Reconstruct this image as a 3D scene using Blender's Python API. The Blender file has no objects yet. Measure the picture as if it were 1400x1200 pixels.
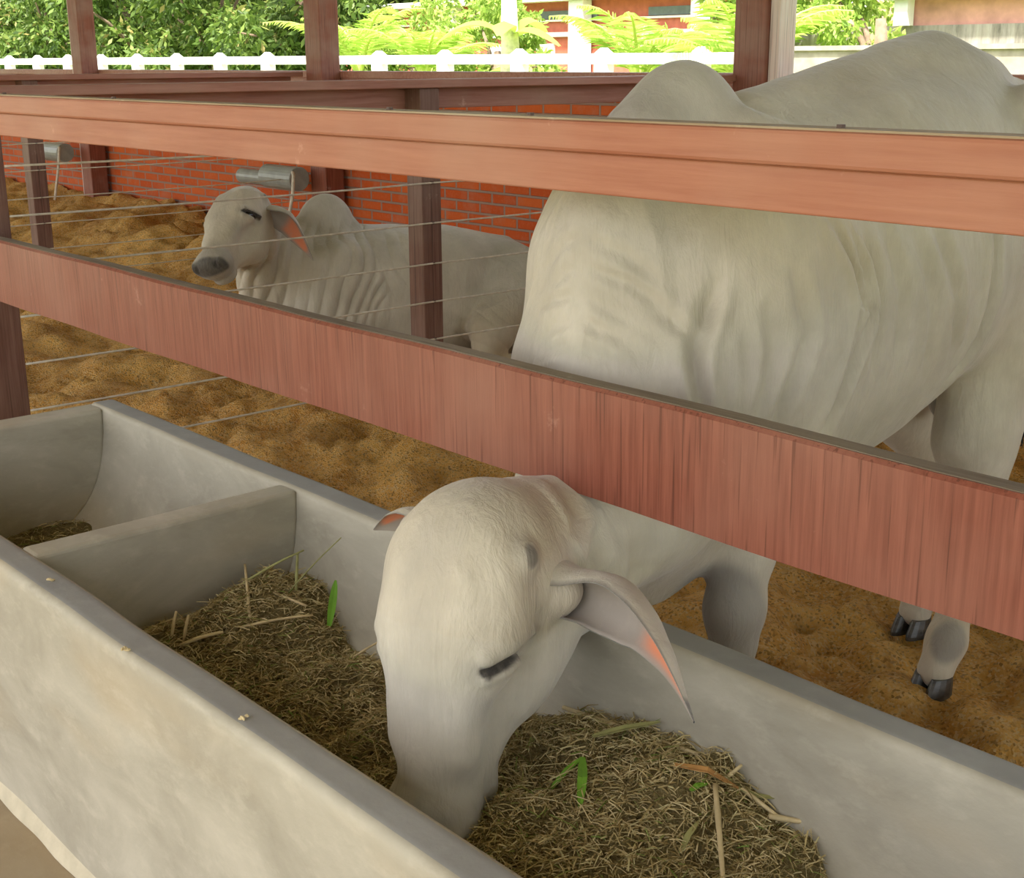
import bpy, bmesh, math, random
import numpy as np
from mathutils import Vector, Matrix
random.seed(5); rng = np.random.default_rng(5)
sc = bpy.context.scene
# ------------------------------------------------------------------ camera
CAM_H = 1.5
cam_d = bpy.data.cameras.new('camera'); cam = bpy.data.objects.new('camera', cam_d); sc.collection.objects.link(cam)
RX = np.array([0.66652227, -0.20333903, 0.71721775]); RY = np.array([0.74547534, 0.18672739, -0.63984326]); RZ = np.array([-0.00381909, 0.96113793, 0.2760422])
cam.matrix_world = Matrix(((RX[0], RX[1], RX[2], 0), (RY[0], RY[1], RY[2], 0), (RZ[0], RZ[1], RZ[2], CAM_H), (0, 0, 0, 1)))
cam_d.sensor_width = 36; cam_d.sensor_fit = 'HORIZONTAL'; cam_d.lens = 1802.4 / 1400 * 36
cam_d.clip_start = .05; cam_d.clip_end = 400
sc.camera = cam
CR = np.array([RX[0], RY[0], RZ[0]]); CU = np.array([RX[1], RY[1], RZ[1]]); CF = -np.array([RX[2], RY[2], RZ[2]])   # right, up, forward
CPOS = np.array([0, 0, CAM_H])
# ------------------------------------------------------------------ light
w = bpy.data.worlds.new('sky'); sc.world = w; w.use_nodes = True
nt = w.node_tree; bgn = nt.nodes['Background']
sky = nt.nodes.new('ShaderNodeTexSky'); sky.sky_type = 'NISHITA'; sky.sun_disc = False
sky.sun_elevation = math.radians(58); sky.sun_rotation = math.radians(200); sky.air_density = 1.0; sky.dust_density = 4.0; sky.ozone_density = 1.0
mixs = nt.nodes.new('ShaderNodeMixRGB'); mixs.inputs[0].default_value = .45; mixs.inputs[2].default_value = (6.5, 6.3, 5.9, 1)
nt.links.new(sky.outputs[0], mixs.inputs[1]); nt.links.new(mixs.outputs[0], bgn.inputs[0]); bgn.inputs[1].default_value = 0.40
sun_d = bpy.data.lights.new('sun', 'SUN'); sun_d.energy = 11.0; sun_d.angle = math.radians(3); sun_d.color = (1, .95, .86)
sun = bpy.data.objects.new('sun', sun_d); sc.collection.objects.link(sun)
sdir = Vector((.35, -.55, 1.15)).normalized(); sun.rotation_euler = sdir.to_track_quat('Z', 'Y').to_euler()
sc.view_settings.view_transform = 'Standard'; sc.view_settings.look = 'None'; sc.view_settings.gamma = 1; sc.view_settings.exposure = 0.36
sc.view_settings.use_curve_mapping = False
sc.cycles.max_bounces = 8; sc.cycles.diffuse_bounces = 5; sc.cycles.sample_clamp_indirect = 8

# ------------------------------------------------------------------ helpers
C = sc.collection
def A(*v): return np.array(v, float)
def nrm(v): v = np.asarray(v, float); return v / np.linalg.norm(v)
class MB:
    def __init__(s): s.v = []; s.f = []; s.n = 0; s.col = []
    def add(s, v, f, col=None):
        v = np.asarray(v, float).reshape(-1, 3); s.v.append(v); s.f += [tuple(i + s.n for i in q) for q in f]; s.n += len(v)
        s.col.append(np.full(len(v), 0. if col is None else col) if np.isscalar(col) or col is None else np.asarray(col))
        return s
    def box(s, x0, x1, y0, y1, z0, z1, M=None):
        v = np.array([(x, y, z) for x in (x0, x1) for y in (y0, y1) for z in (z0, z1)], float)
        if M is not None: v = v @ M[0].T + M[1]
        return s.add(v, [(0, 1, 3, 2), (4, 6, 7, 5), (0, 4, 5, 1), (2, 3, 7, 6), (0, 2, 6, 4), (1, 5, 7, 3)])
    def tube(s, pts, r, n=8, cap=True, col=None):
        pts = np.asarray(pts, float); m = len(pts); r = np.broadcast_to(r, (m,))
        T = np.gradient(pts, axis=0); T /= np.linalg.norm(T, axis=1)[:, None] + 1e-12
        u = np.cross(T[0], (0, 0, 1)); u = np.cross(T[0], (1, 0, 0)) if np.linalg.norm(u) < .1 else u; u /= np.linalg.norm(u)
        vs = []
        for i in range(m):
            u = u - T[i] * (u @ T[i]); u /= np.linalg.norm(u); b = np.cross(T[i], u)
            a = np.arange(n) / n * 2 * np.pi
            vs.append(pts[i] + r[i] * (np.cos(a)[:, None] * u + np.sin(a)[:, None] * b))
        f = [(i * n + j, i * n + (j + 1) % n, (i + 1) * n + (j + 1) % n, (i + 1) * n + j) for i in range(m - 1) for j in range(n)]
        if cap: f += [tuple(range(n))[::-1], tuple((m - 1) * n + j for j in range(n))]
        return s.add(np.vstack(vs), f, col)
    def grid(s, P, col=None):   # P (a,b,3)
        a, b = P.shape[:2]
        return s.add(P.reshape(-1, 3), [(i * b + j, (i + 1) * b + j, (i + 1) * b + j + 1, i * b + j + 1) for i in range(a - 1) for j in range(b - 1)], None if col is None else np.asarray(col).reshape(-1))
    def build(s, name, mat, parent=None, smooth=False, bevel=0, seg=2, attr=None, L=None):
        v = np.vstack(s.v)
        L = A(*parent.location) if parent is not None and L is None else (A(0, 0, 0) if L is None else np.asarray(L, float))
        me = bpy.data.meshes.new(name); me.from_pydata((v - L).tolist(), [], s.f); me.update()
        o = bpy.data.objects.new(name, me); C.objects.link(o)
        if parent is not None: o.parent = parent
        else: o.location = L
        if attr:
            a = me.attributes.new(attr, 'FLOAT', 'POINT'); a.data.foreach_set('value', np.concatenate(s.col).astype(np.float32))
        for m in (mat if isinstance(mat, (list, tuple)) else [mat]): me.materials.append(m)
        if smooth: me.polygons.foreach_set('use_smooth', [True] * len(me.polygons))
        if bevel:
            b = o.modifiers.new('bevel', 'BEVEL'); b.width = bevel; b.segments = seg; b.limit_method = 'ANGLE'; b.angle_limit = .6
        return o
def tag(o, label=None, cat=None, group=None, kind=None):
    if label: o['label'] = label
    if cat: o['category'] = cat
    if group: o['group'] = group
    if kind: o['kind'] = kind
    return o
def thing(name, loc, label, cat, group=None, kind=None):
    o = bpy.data.objects.new(name, None); C.objects.link(o); o.location = loc; o.empty_display_size = .1
    return tag(o, label, cat, group, kind)
def hash3(i, j, k, seed=0):
    n = (i * 73856093) ^ (j * 19349663) ^ (k * 83492791) ^ (seed * 2654435)
    n = (n ^ (n >> 13)) * 1274126177; n = n & 0x7fffffff; n = (n ^ (n >> 16)) & 0xffff
    return n / 65535.0
def vnoise(P, scale=1., seed=0):
    P = np.asarray(P, float) * scale; i = np.floor(P).astype(np.int64); f = P - i; f = f * f * (3 - 2 * f); r = 0
    for a in (0, 1):
        for b in (0, 1):
            for c in (0, 1):
                wgt = (f[..., 0] if a else 1 - f[..., 0]) * (f[..., 1] if b else 1 - f[..., 1]) * (f[..., 2] if c else 1 - f[..., 2])
                r = r + wgt * hash3(i[..., 0] + a, i[..., 1] + b, i[..., 2] + c, seed)
    return r * 2 - 1
def fbm(P, scale, oct=3, seed=0):
    r = 0; a = 1
    for o in range(oct): r = r + a * vnoise(P, scale * 2 ** o, seed + o); a *= .5
    return r

# ------------------------------------------------------------------ materials
class NM:
    def __init__(s, name, rough=.7, spec=.3):
        s.m = bpy.data.materials.new(name); s.m.use_nodes = True; s.t = s.m.node_tree; s.b = s.t.nodes['Principled BSDF']
        s.b.inputs['Roughness'].default_value = rough; s.b.inputs['Specular IOR Level'].default_value = spec
        s.tc = s.t.nodes.new('ShaderNodeTexCoord')
    def vec(s, scale=(1, 1, 1), rot=(0, 0, 0)):
        m = s.t.nodes.new('ShaderNodeMapping'); m.inputs['Scale'].default_value = scale; m.inputs['Rotation'].default_value = rot
        s.t.links.new(s.tc.outputs['Object'], m.inputs[0]); return m.outputs[0]
    def noise(s, scale, detail=4, rough=.55, vs=(1, 1, 1), dist=0):
        n = s.t.nodes.new('ShaderNodeTexNoise'); n.inputs['Scale'].default_value = scale; n.inputs['Detail'].default_value = detail
        n.inputs['Roughness'].default_value = rough; n.inputs['Distortion'].default_value = dist
        s.t.links.new(s.vec(vs), n.inputs['Vector']); return n.outputs['Fac']
    def attr(s, name):
        n = s.t.nodes.new('ShaderNodeAttribute'); n.attribute_name = name; return n.outputs['Fac']
    def ramp(s, fac, stops):
        r = s.t.nodes.new('ShaderNodeValToRGB'); s.t.links.new(fac, r.inputs[0]); e = r.color_ramp.elements
        while len(e) < len(stops): e.new(.5)
        for q, (p, c) in zip(e, stops): q.position = p; q.color = (*c, 1) if len(c) == 3 else c
        return r.outputs[0]
    def fr(s, fac, a, b, lo=0., hi=1.):
        r = s.t.nodes.new('ShaderNodeMapRange'); s.t.links.new(fac, r.inputs[0])
        for i, v in enumerate((a, b, lo, hi)): r.inputs[i + 1].default_value = v
        return r.outputs[0]
    def mix(s, fac, a, b, mode='MIX'):
        m = s.t.nodes.new('ShaderNodeMixRGB'); m.blend_type = mode
        for i, v in enumerate((fac, a, b)):
            if hasattr(v, 'links') or isinstance(v, bpy.types.NodeSocket): s.t.links.new(v, m.inputs[i])
            elif i == 0: m.inputs[0].default_value = v
            else: m.inputs[i].default_value = (*v, 1)
        return m.outputs[0]
    def math(s, op, a, b=0.):
        m = s.t.nodes.new('ShaderNodeMath'); m.operation = op
        for i, v in enumerate((a, b)):
            if isinstance(v, bpy.types.NodeSocket): s.t.links.new(v, m.inputs[i])
            else: m.inputs[i].default_value = v
        return m.outputs[0]
    def base(s, c):
        if isinstance(c, bpy.types.NodeSocket): s.t.links.new(c, s.b.inputs['Base Color'])
        else: s.b.inputs['Base Color'].default_value = (*c, 1)
        return s
    def bump(s, h, strength=.3, dist=.01):
        b = s.t.nodes.new('ShaderNodeBump'); b.inputs['Strength'].default_value = strength; b.inputs['Distance'].default_value = dist
        s.t.links.new(h, b.inputs['Height']); s.t.links.new(b.outputs[0], s.b.inputs['Normal']); return s
def simple(name, col, rough=.7, spec=.3, var=.12, scale=8, bump=0):
    n = NM(name, rough, spec); f = n.noise(scale, 4)
    n.base(n.ramp(f, [(.3, tuple(c * (1 - var) for c in col)), (.7, tuple(min(1, c * (1 + var)) for c in col))]))
    if bump: n.bump(f, bump, .01)
    return n.m
def mat_wood(name, c0, c1, worn, streak='z', rough=.5, wear=.5):
    n = NM(name, rough, .35)
    vs = {'z': (34, 34, 1.2), 'x': (1.0, 20, 20), 'y': (20, 1.0, 20)}[streak]
    f = n.noise(3.0, 6, .65, vs); g = n.noise(2.2, 4); k = n.noise(9, 5, .7)
    col = n.mix(n.fr(f, .35, .68), c0, c1)
    col = n.mix(n.fr(g, .45, .75, 0, .55 * wear * 2), col, worn)
    col = n.mix(n.fr(k, .66, .78, 0, .6), col, tuple(min(1, c * 1.5 + .05) for c in worn))
    if streak == 'z':
        q = n.noise(4., 2, .5, (42, 42, .5)); col = n.mix(n.fr(q, .60, .68, 0, .55), col, tuple(c * .35 for c in c0))
    n.base(col); n.bump(n.math('ADD', f, k), .25, .003); return n.m
M = {}
M['rail'] = mat_wood('painted_rail_wood', (.175, .050, .030), (.27, .088, .055), (.32, .155, .11), 'z', .40, .5)
M['cap'] = mat_wood('painted_cap_wood', (.33, .115, .062), (.41, .165, .095), (.42, .22, .145), 'x', .5, .6)
M['capy'] = mat_wood('painted_cap_wood_cross', (.30, .12, .08), (.42, .20, .15), (.42, .27, .20), 'y', .5, .6)
M['post'] = mat_wood('painted_post_wood', (.20, .055, .03), (.29, .09, .055), (.42, .33, .28), 'z', .55, .55)
M['dpost'] = mat_wood('dark_post_wood', (.13, .055, .038), (.21, .11, .080), (.27, .20, .155), 'z', .5, .5)
M['oldcap'] = mat_wood('weathered_top_edge', (.30, .22, .13), (.38, .30, .20), (.42, .36, .26), 'x', .7, .5)
# concrete
def mat_conc(name, c0, c1, stain, sx=(1, 1, 1)):
    n = NM(name, .62, .3)
    a = n.noise(3.2, 6, .6, sx, .6); b = n.noise(14, 6, .65, sx); c = n.noise(1.4, 3, .5, (1, 1, 3)); d = n.noise(90, 3)
    col = n.mix(n.fr(a, .3, .7), c0, c1)
    col = n.mix(n.fr(c, .5, .72, 0, .55), col, stain)
    col = n.mix(n.fr(b, .52, .75, 0, .4), col, tuple(min(1, x * 1.22) for x in c1))
    n.base(col); n.bump(n.math('ADD', n.math('MULTIPLY', b, 1.), n.math('MULTIPLY', d, .25)), .3, .004); return n.m
M['conc'] = mat_conc('smooth_trough_concrete', (.315, .285, .215), (.48, .44, .345), (.46, .36, .22), (1, 1, 2))
M['floor'] = mat_conc('aisle_concrete', (.26, .20, .12), (.36, .29, .19), (.36, .25, .13))
# hide
def mat_hide(name):
    n = NM(name, .62, .25)
    a = n.noise(5, 5, .6); b = n.noise(60, 5, .7, (1, 1, .35)); c = n.noise(1.9, 3); g = n.attr('grey'); y = n.attr('tan'); dk = n.attr('dark')
    col = n.mix(n.fr(a, .3, .7), (.40, .365, .29), (.62, .575, .48))
    col = n.mix(n.fr(c, .45, .75, 0, .5), col, (.50, .435, .325))
    col = n.mix(n.math('MULTIPLY', y, .75), col, (.50, .37, .20))
    col = n.mix(n.math('MULTIPLY', g, n.fr(a, .2, .7, .75, 1.)), col, (.235, .22, .20))
    col = n.mix(dk, col, (.028, .024, .022))
    col = n.mix(n.fr(b, .35, .7, 0, .22), col, (.36, .32, .26))
    sf = n.noise(26, 4, .6, (1, 1, .16), .8); sg = n.noise(9, 5, .6, (1, 1, .4), 1.2)
    n.base(col); n.bump(n.math('ADD', n.math('MULTIPLY', b, .25), n.math('ADD', sf, sg)), .42, .014)
    n.b.inputs['Sheen Weight'].default_value = .25; n.b.inputs['Sheen Roughness'].default_value = .5
    return n.m
M['hide'] = mat_hide('short_white_hide')
M['earin'] = None
n = NM('ear_inner_skin', .55, .3); e = n.attr('pink'); f = n.noise(30, 5, .7)
col = n.mix(e, (.33, .29, .255), (.70, .24, .125)); col = n.mix(n.fr(f, .5, .8, 0, .4), col, (.42, .36, .31)); n.base(col).bump(f, .3, .003); M['earin'] = n.m
M['eye'] = simple('wet_dark_eye', (.012, .010, .009), .12, .6, .1)
M['lash'] = simple('dark_lashes', (.02, .017, .015), .6)
n = NM('dark_horn_hoof', .35, .5); f = n.noise(20, 5, .6, (1, 1, 3)); n.base(n.ramp(f, [(.35, (.022, .02, .018)), (.7, (.09, .08, .065))])).bump(f, .3, .004); M['hoof'] = n.m
# bedding
n = NM('rice_husk_bedding', .85, .15)
a = n.noise(2.2, 5, .6); b = n.noise(14, 6, .7); c = n.noise(120, 5, .75); v = n.t.nodes.new('ShaderNodeTexVoronoi'); v.inputs['Scale'].default_value = 150; n.t.links.new(n.vec(), v.inputs['Vector'])
vc = n.t.nodes.new('ShaderNodeSeparateColor'); n.t.links.new(v.outputs['Color'], vc.inputs[0])
col = n.mix(n.fr(a, .35, .65), (.60, .27, .05), (.88, .49, .125)); col = n.mix(n.fr(b, .4, .7, 0, .7), col, (.95, .62, .21)); 
col = n.mix(n.fr(vc.outputs[0], .55, .95, 0, .7), col, (.80, .58, .30)); col = n.mix(n.fr(vc.outputs[1], .75, 1, 0, .65), col, (.20, .085, .02))
b6 = n.noise(6, 5, .65, (1, 1, 1), .5); col = n.mix(n.fr(b6, .50, .72, 0, .6), col, (.30, .12, .02)); n.base(col); n.bump(n.math('ADD', n.math('MULTIPLY', b, 2.2), n.math('ADD', c, n.math('MULTIPLY', v.outputs['Distance'], .6))), .9, .018); M['bed'] = n.m
# feed blades
n = NM('chopped_dry_grass', .7, .2); r = n.attr('rnd')
n.base(n.ramp(r, [(0, (.12, .075, .025)), (.2, (.28, .20, .075)), (.45, (.46, .36, .16)), (.75, (.68, .57, .32)), (.9, (.30, .30, .09)), (1, (.17, .26, .05))])); M['feed'] = n.m
n = NM('packed_feed', .9, .1); a = n.noise(18, 6, .7); c = n.noise(90, 5, .8); n.base(n.mix(n.fr(c, .35, .7), n.ramp(a, [(.3, (.10, .065, .025)), (.7, (.26, .20, .085))]), (.36, .29, .13))); n.bump(n.math('ADD', a, c), 1, .015); M['feedbase'] = n.m
M['straw'] = simple('pale_straw', (.58, .46, .25), .5, .3, .2, 25)
M['husk'] = simple('orange_dry_husk', (.52, .27, .09), .6, .2, .2, 25)
M['green'] = simple('fresh_green_blade', (.16, .34, .03), .45, .4, .2, 25)
M['olive'] = simple('olive_dry_leaf', (.32, .31, .12), .6, .2, .2, 25)
M['white'] = simple('white_paint', (.80, .80, .77), .5, .3, .04)
M['wire'] = simple('galvanised_wire', (.58, .51, .41), .4, .5, .2, 30)
M['pvc'] = simple('grey_pvc', (.30, .31, .29), .35, .4, .15, 12)
M['rope'] = simple('pale_rope', (.62, .55, .45), .8, .2, .2, 40)
M['roof'] = simple('roof_sheet', (.34, .33, .31), .5, .3, .05)
M['roofwood'] = simple('roof_timber', (.25, .12, .07), .6)
M['bolt'] = simple('rusty_bolt', (.12, .07, .05), .5, .5)
# bricks
n = NM('orange_red_brick', .75, .15)
mp = n.t.nodes.new('ShaderNodeMapping'); mp.inputs['Rotation'].default_value = (math.radians(90), 0, 0); 
sepx = n.t.nodes.new('ShaderNodeSeparateXYZ'); n.t.links.new(n.tc.outputs['Object'], sepx.inputs[0]); cmb = n.t.nodes.new('ShaderNodeCombineXYZ')
n.t.links.new(sepx.outputs[0], cmb.inputs[0]); n.t.links.new(sepx.outputs[2], cmb.inputs[1])
br = n.t.nodes.new('ShaderNodeTexBrick'); n.t.links.new(cmb.outputs[0], br.inputs['Vector']); br.inputs['Scale'].default_value = 1
br.inputs['Brick Width'].default_value = .235; br.inputs['Row Height'].default_value = .070; br.inputs['Mortar Size'].default_value = .009; br.inputs['Mortar Smooth'].default_value = .25
br.inputs['Color1'].default_value = (.47, .070, .012, 1); br.inputs['Color2'].default_value = (.56, .110, .022, 1); br.inputs['Mortar'].default_value = (.30, .20, .16, 1); br.inputs['Bias'].default_value = .1
a = n.noise(7, 5, .6); k = n.noise(40, 4, .7)
col = n.mix(n.fr(a, .5, .75, 0, .35), br.outputs['Color'], (.42, .24, .17)); col = n.mix(n.fr(k, .5, .8, 0, .3), col, (.60, .22, .10)); n.base(col)
n.bump(n.math('ADD', n.math('MULTIPLY', br.outputs['Fac'], -1.), n.math('MULTIPLY', k, .2)), .9, .012); M['brick'] = n.m
# outdoors
def mat_leaf(name, stops, trans=.35):
    n = NM(name, .5, .3); n.base(n.ramp(n.attr('rnd'), stops)); n.b.inputs['Subsurface Weight'].default_value = 0
    t = n.t.nodes.new('ShaderNodeBsdfTranslucent'); n.t.links.new(n.ramp(n.attr('rnd'), stops), t.inputs[0]); mx = n.t.nodes.new('ShaderNodeMixShader'); mx.inputs[0].default_value = trans
    n.t.links.new(n.b.outputs[0], mx.inputs[1]); n.t.links.new(t.outputs[0], mx.inputs[2]); n.t.links.new(mx.outputs[0], n.t.nodes['Material Output'].inputs[0]); return n.m
M['mango'] = mat_leaf('mango_leaves', [(0, (.04, .08, .012)), (.5, (.10, .17, .028)), (.85, (.21, .29, .06)), (1, (.34, .28, .10))])
M['palm'] = mat_leaf('palm_leaves', [(0, (.22, .38, .05)), (.6, (.42, .60, .10)), (1, (.65, .74, .22))], .45)
M['bush'] = mat_leaf('bush_leaves', [(0, (.16, .28, .04)), (.6, (.32, .46, .08)), (1, (.55, .6, .2))], .4)
M['bark'] = simple('tree_bark', (.22, .16, .11), .9, .1, .3, 10)
M['stem'] = simple('pale_palm_stem', (.55, .52, .34), .6, .2, .2, 10)
M['grass'] = simple('outdoor_grass', (.20, .26, .08), .9, .1, .3, 3)
M['outbrick'] = simple('outbuilding_red_brick', (.50, .15, .10), .8, .1, .15, 4)
M['pinkwall'] = simple('faded_pink_wall', (.62, .33, .27), .8, .1, .2, 3)
M['stained'] = None
n = NM('rain_stained_concrete', .85, .1); a = n.noise(5, 6, .7, (1, 1, .15)); b = n.noise(3, 5, .6); n.base(n.mix(n.fr(b, .4, .7, 0, .5), n.ramp(a, [(.35, (.12, .11, .09)), (.65, (.42, .39, .34))]), (.40, .36, .29))); M['stained'] = n.m
M['graywall'] = simple('old_grey_render', (.36, .33, .27), .85, .1, .25, 5)
M['glassdark'] = simple('dark_louvre_window', (.16, .18, .19), .2, .5)

# ------------------------------------------------------------------ ground, aisle, roof, brick wall
def bedz(x, y):
    P = np.stack([x, y, np.zeros_like(x)], -1)
    h = .035 * fbm(P, 1.6, 3, 3) + .050 * fbm(P, 4.5, 3, 9) - .030 * np.clip(fbm(P, 7.5, 2, 21), 0, 1) ** 1.5 * 2.4 + .010 * fbm(P, 20, 3, 12)
    pile = np.clip((y - 3.2) / 2.2, 0, 1) ** 1.3 * np.clip((-x - 4.6) / 4, 0, 1) * .30
    lump = .12 * np.exp(-(((x + 8.3) / 1.3) ** 2 + ((y - 4.6) / .5) ** 2)) + .08 * np.exp(-(((x + 10.2) / .8) ** 2 + ((y - 4.9) / .5) ** 2))
    return h + pile + lump * (1 + .5 * fbm(P, 4, 2, 30))
def gridmesh(x0, x1, y0, y1, dx):
    xs = np.arange(x0, x1 + dx, dx); ys = np.arange(y0, y1 + dx, dx); X, Y = np.meshgrid(xs, ys, indexing='ij'); return X, Y
mb = MB()
X, Y = gridmesh(-5.6, .8, 1.632, 5.485, .02); mb.grid(np.stack([X, Y, bedz(X, Y)], -1)); xe = X[0, 0]
bed = mb.build('rice_husk_bedding', M['bed'], smooth=True)
mb = MB(); xs = np.arange(-20, xe + .03, .05); ys = np.arange(.3, 5.49, .04); X, Y = np.meshgrid(np.append(xs[xs < xe], xe), ys, indexing='ij'); mb.grid(np.stack([X, Y, bedz(X, Y)], -1))
b2 = mb.build('rice_husk_bedding', M['bed'], smooth=True)
bed_me = bmesh.new(); bed_me.from_mesh(bed.data); bed_me.from_mesh(b2.data); bed_me.to_mesh(bed.data); bed_me.free(); bpy.data.objects.remove(b2)
bed.data.polygons.foreach_set('use_smooth', [True] * len(bed.data.polygons))
tag(bed, 'golden brown rice husk bedding covering the pen floor', 'bedding', kind='stuff')
tag(MB().box(-20, 6, -6, .88, -.16, -.04).build('floor', M['floor']), kind='structure')
tag(MB().box(-90, 40, -60, 80, -.5, -.2).build('ground', M['grass']), kind='structure')
tag(MB().box(-20, 6, .88, 5.8, -.18, -.12).build('floor', M['floor']), kind='structure')
# roof over the pens, high above the frame
rb = MB().box(-21, 6.5, -2.6, 7.2, 3.5, 3.53); tag(rb.build('ceiling', M['roof']), kind='structure')
tr = MB()
for y in (-2.4, .4, 2.9, 5.5): tr.box(-21, 6.5, y - .04, y + .04, 3.33, 3.5)
tag(tr.build('trim_1', M['roofwood']), kind='structure')
# back brick wall with wooden capping
tag(MB().box(-20, 4, 5.50, 5.64, -.1, 1.335).build('wall_back', M['brick']), kind='structure')
wc = MB().box(-20, 4, 5.46, 5.70, 1.385, 1.432).box(-20, 4, 5.47, 5.51, 1.29, 1.385)
tag(wc.build('trim_2', M['capy'], bevel=.004), kind='structure')
posts = [(-11.80, 'weathered grey and red roof post at the far left behind the pens', .2), (-7.99, 'square reddish brown roof post on the brick wall, middle of the three', .2), (-4.20, 'thick dark red roof post on the brick wall, nearest the standing bull', .2)]
M['paler'] = mat_wood('pale_pink_post_board', (.74, .60, .54), (.82, .76, .70), (.66, .42, .36), 'z', .7, .5)  # board colour paler and pinker than the post shaft
for i, (x, lb, w_) in enumerate(posts):
    t = thing('roof_post', (x, 5.38, 0), lb, 'post', 'roof posts along the brick wall')
    MB().box(x - .1, x + .09, 5.30, 5.46, 0.0, 3.33).build('shaft', M['post'], t, bevel=.008)
    if i == 2: MB().box(x + .092, x + .15, 5.33, 5.46, 0, 3.3).build('facing_board', M['paler'], t, bevel=.006)
    if i == 0: MB().box(x - .13, x - .101, 5.31, 5.45, 0, 3.3).build('facing_board', M['paler'], t, bevel=.006)

# ------------------------------------------------------------------ cross fences with wires
WZ = (.21, .37, .53, .69, .857, 1.02, 1.18)
def crossfence(x, k):
    loc = (x, 3.4, 0)
    t = thing('fence_rail', loc, ('dark red cross fence top rail with an under board, running to the nearest roof post' if k == 0 else 'far left cross fence top rail running to the middle roof post'), 'rail')
    MB().box(x - .075, x + .075, 1.56, 5.30, 1.395, 1.428).build('cap_board', M['capy'], t, bevel=.004)
    MB().box(x - .085, x - .052, 1.56, 5.28, 1.31, 1.395).build('under_board', M['capy'], t, bevel=.003)
crossfence(-4.35, 0); crossfence(-8.2, 1)
def fpost(x, y, top, lb, s=.05, mat='dpost'):
    t = thing('fence_post', (x, y, 0), lb, 'post')
    MB().box(x - s, x + s, y - s, y + s, -.1, top).build('shaft', M[mat], t, bevel=.005)
    for z in WZ if mat == 'dpost' and s == .05 else (): MB().tube([(x + s - .002, y, z), (x + s + .008, y, z)], .007, 6).build('wire_staple', M['bolt'], t)
    return t
fpost(-4.35, 3.40, 1.395, 'dark brown square fence post standing in front of the lying bull')
fpost(-4.35, 1.60, 1.395, 'dark red fence post at the left edge just behind the trough end', .055)
fpost(-8.2, 3.35, 1.395, 'dark brown fence post left of the lying bull, under the top rail')
fpost(-8.2, 1.62, 1.395, 'dark fence post cut off by the left edge of the photo above the lower rail')
def sagwire(p0, p1, sag, r): 
    n_ = 14; t = np.linspace(0, 1, n_)[:, None]; p = A(*p0) * (1 - t) + A(*p1) * t; p[:, 2] -= sag * 4 * t[:, 0] * (1 - t[:, 0]); return p
names = ['lowest', 'second lowest', 'third from the bottom', 'middle', 'third from the top', 'second from the top', 'topmost']
for x, nm in ((-4.35, 'near cross fence'), (-8.2, 'far left cross fence')):
    for z, q in zip(WZ, names):
        xx = x + .055
        mb = MB(); mb.tube(np.vstack([sagwire((xx, 1.655, z), (xx, 3.4, z), .004, 0), sagwire((xx, 3.4, z), (xx, 5.29, z + .01), .008, 0)[1:]]), .0040, 6)
        tag(mb.build('fence_wire', M['wire'], smooth=True, L=(xx, 3.4, z)), f'thin galvanised wire of the {nm}, {q}', 'wire', f'wires of the {nm}')

# ------------------------------------------------------------------ big rails along the trough
X0, X1 = -6.0, .6
t = thing('fence_rail', (-2.5, 1.54, 1.3), 'upper red wooden rail of two stacked boards crossing in front of the standing bull', 'rail')
MB().box(X0, X1, 1.490, 1.56, 1.36, 1.409).build('cap_board', M['cap'], t, bevel=.006)
MB().box(X0, X1, 1.508, 1.545, 1.295, 1.36).build('under_board', M['cap'], t, bevel=.003)
MB().box(X0 + .01, X1 - .01, 1.496, 1.555, 1.4085, 1.412).build('weathered_top', M['oldcap'], t)
for bx in (-3.9, -3.2, -2.05, -1.66, -1.05): MB().tube([(bx, 1.525, 1.408), (bx, 1.525, 1.4165)], .006, 8).build('nail', M['bolt'], t)
t = thing('fence_rail', (-2.5, 1.54, .8), 'wide lower red wooden plank crossing the whole view above the concrete trough', 'rail')
xs = np.linspace(X0, X1, 60)
def rs(v, s): return v + .0015 * np.sin(xs * 3.1 + s) + .0012 * np.sin(xs * 9 + s)
zt = rs(.983, 0); zb = rs(.792, 2)
sec = [(1.500, zb), (1.497, zt - .006), (1.503, zt), (1.543, zt), (1.548, zt - .006), (1.548, zb)]
P = np.stack([np.stack([xs, np.full_like(xs, y), z], -1) for y, z in sec + sec[:1]], 0)
mb = MB().grid(P); mb.build('plank', M['rail'], t)
M['oldtop'] = mat_wood('dusty_worn_top_edge', (.14, .10, .065), (.24, .19, .13), (.30, .25, .18), 'x', .75, .5)
MB().grid(np.stack([np.stack([xs, np.full_like(xs, y), zt + dz], -1) for y, dz in ((1.505, -.001), (1.507, .0012), (1.540, .0012), (1.542, -.001))], 0)).build('weathered_top', M['oldtop'], t)

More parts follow.
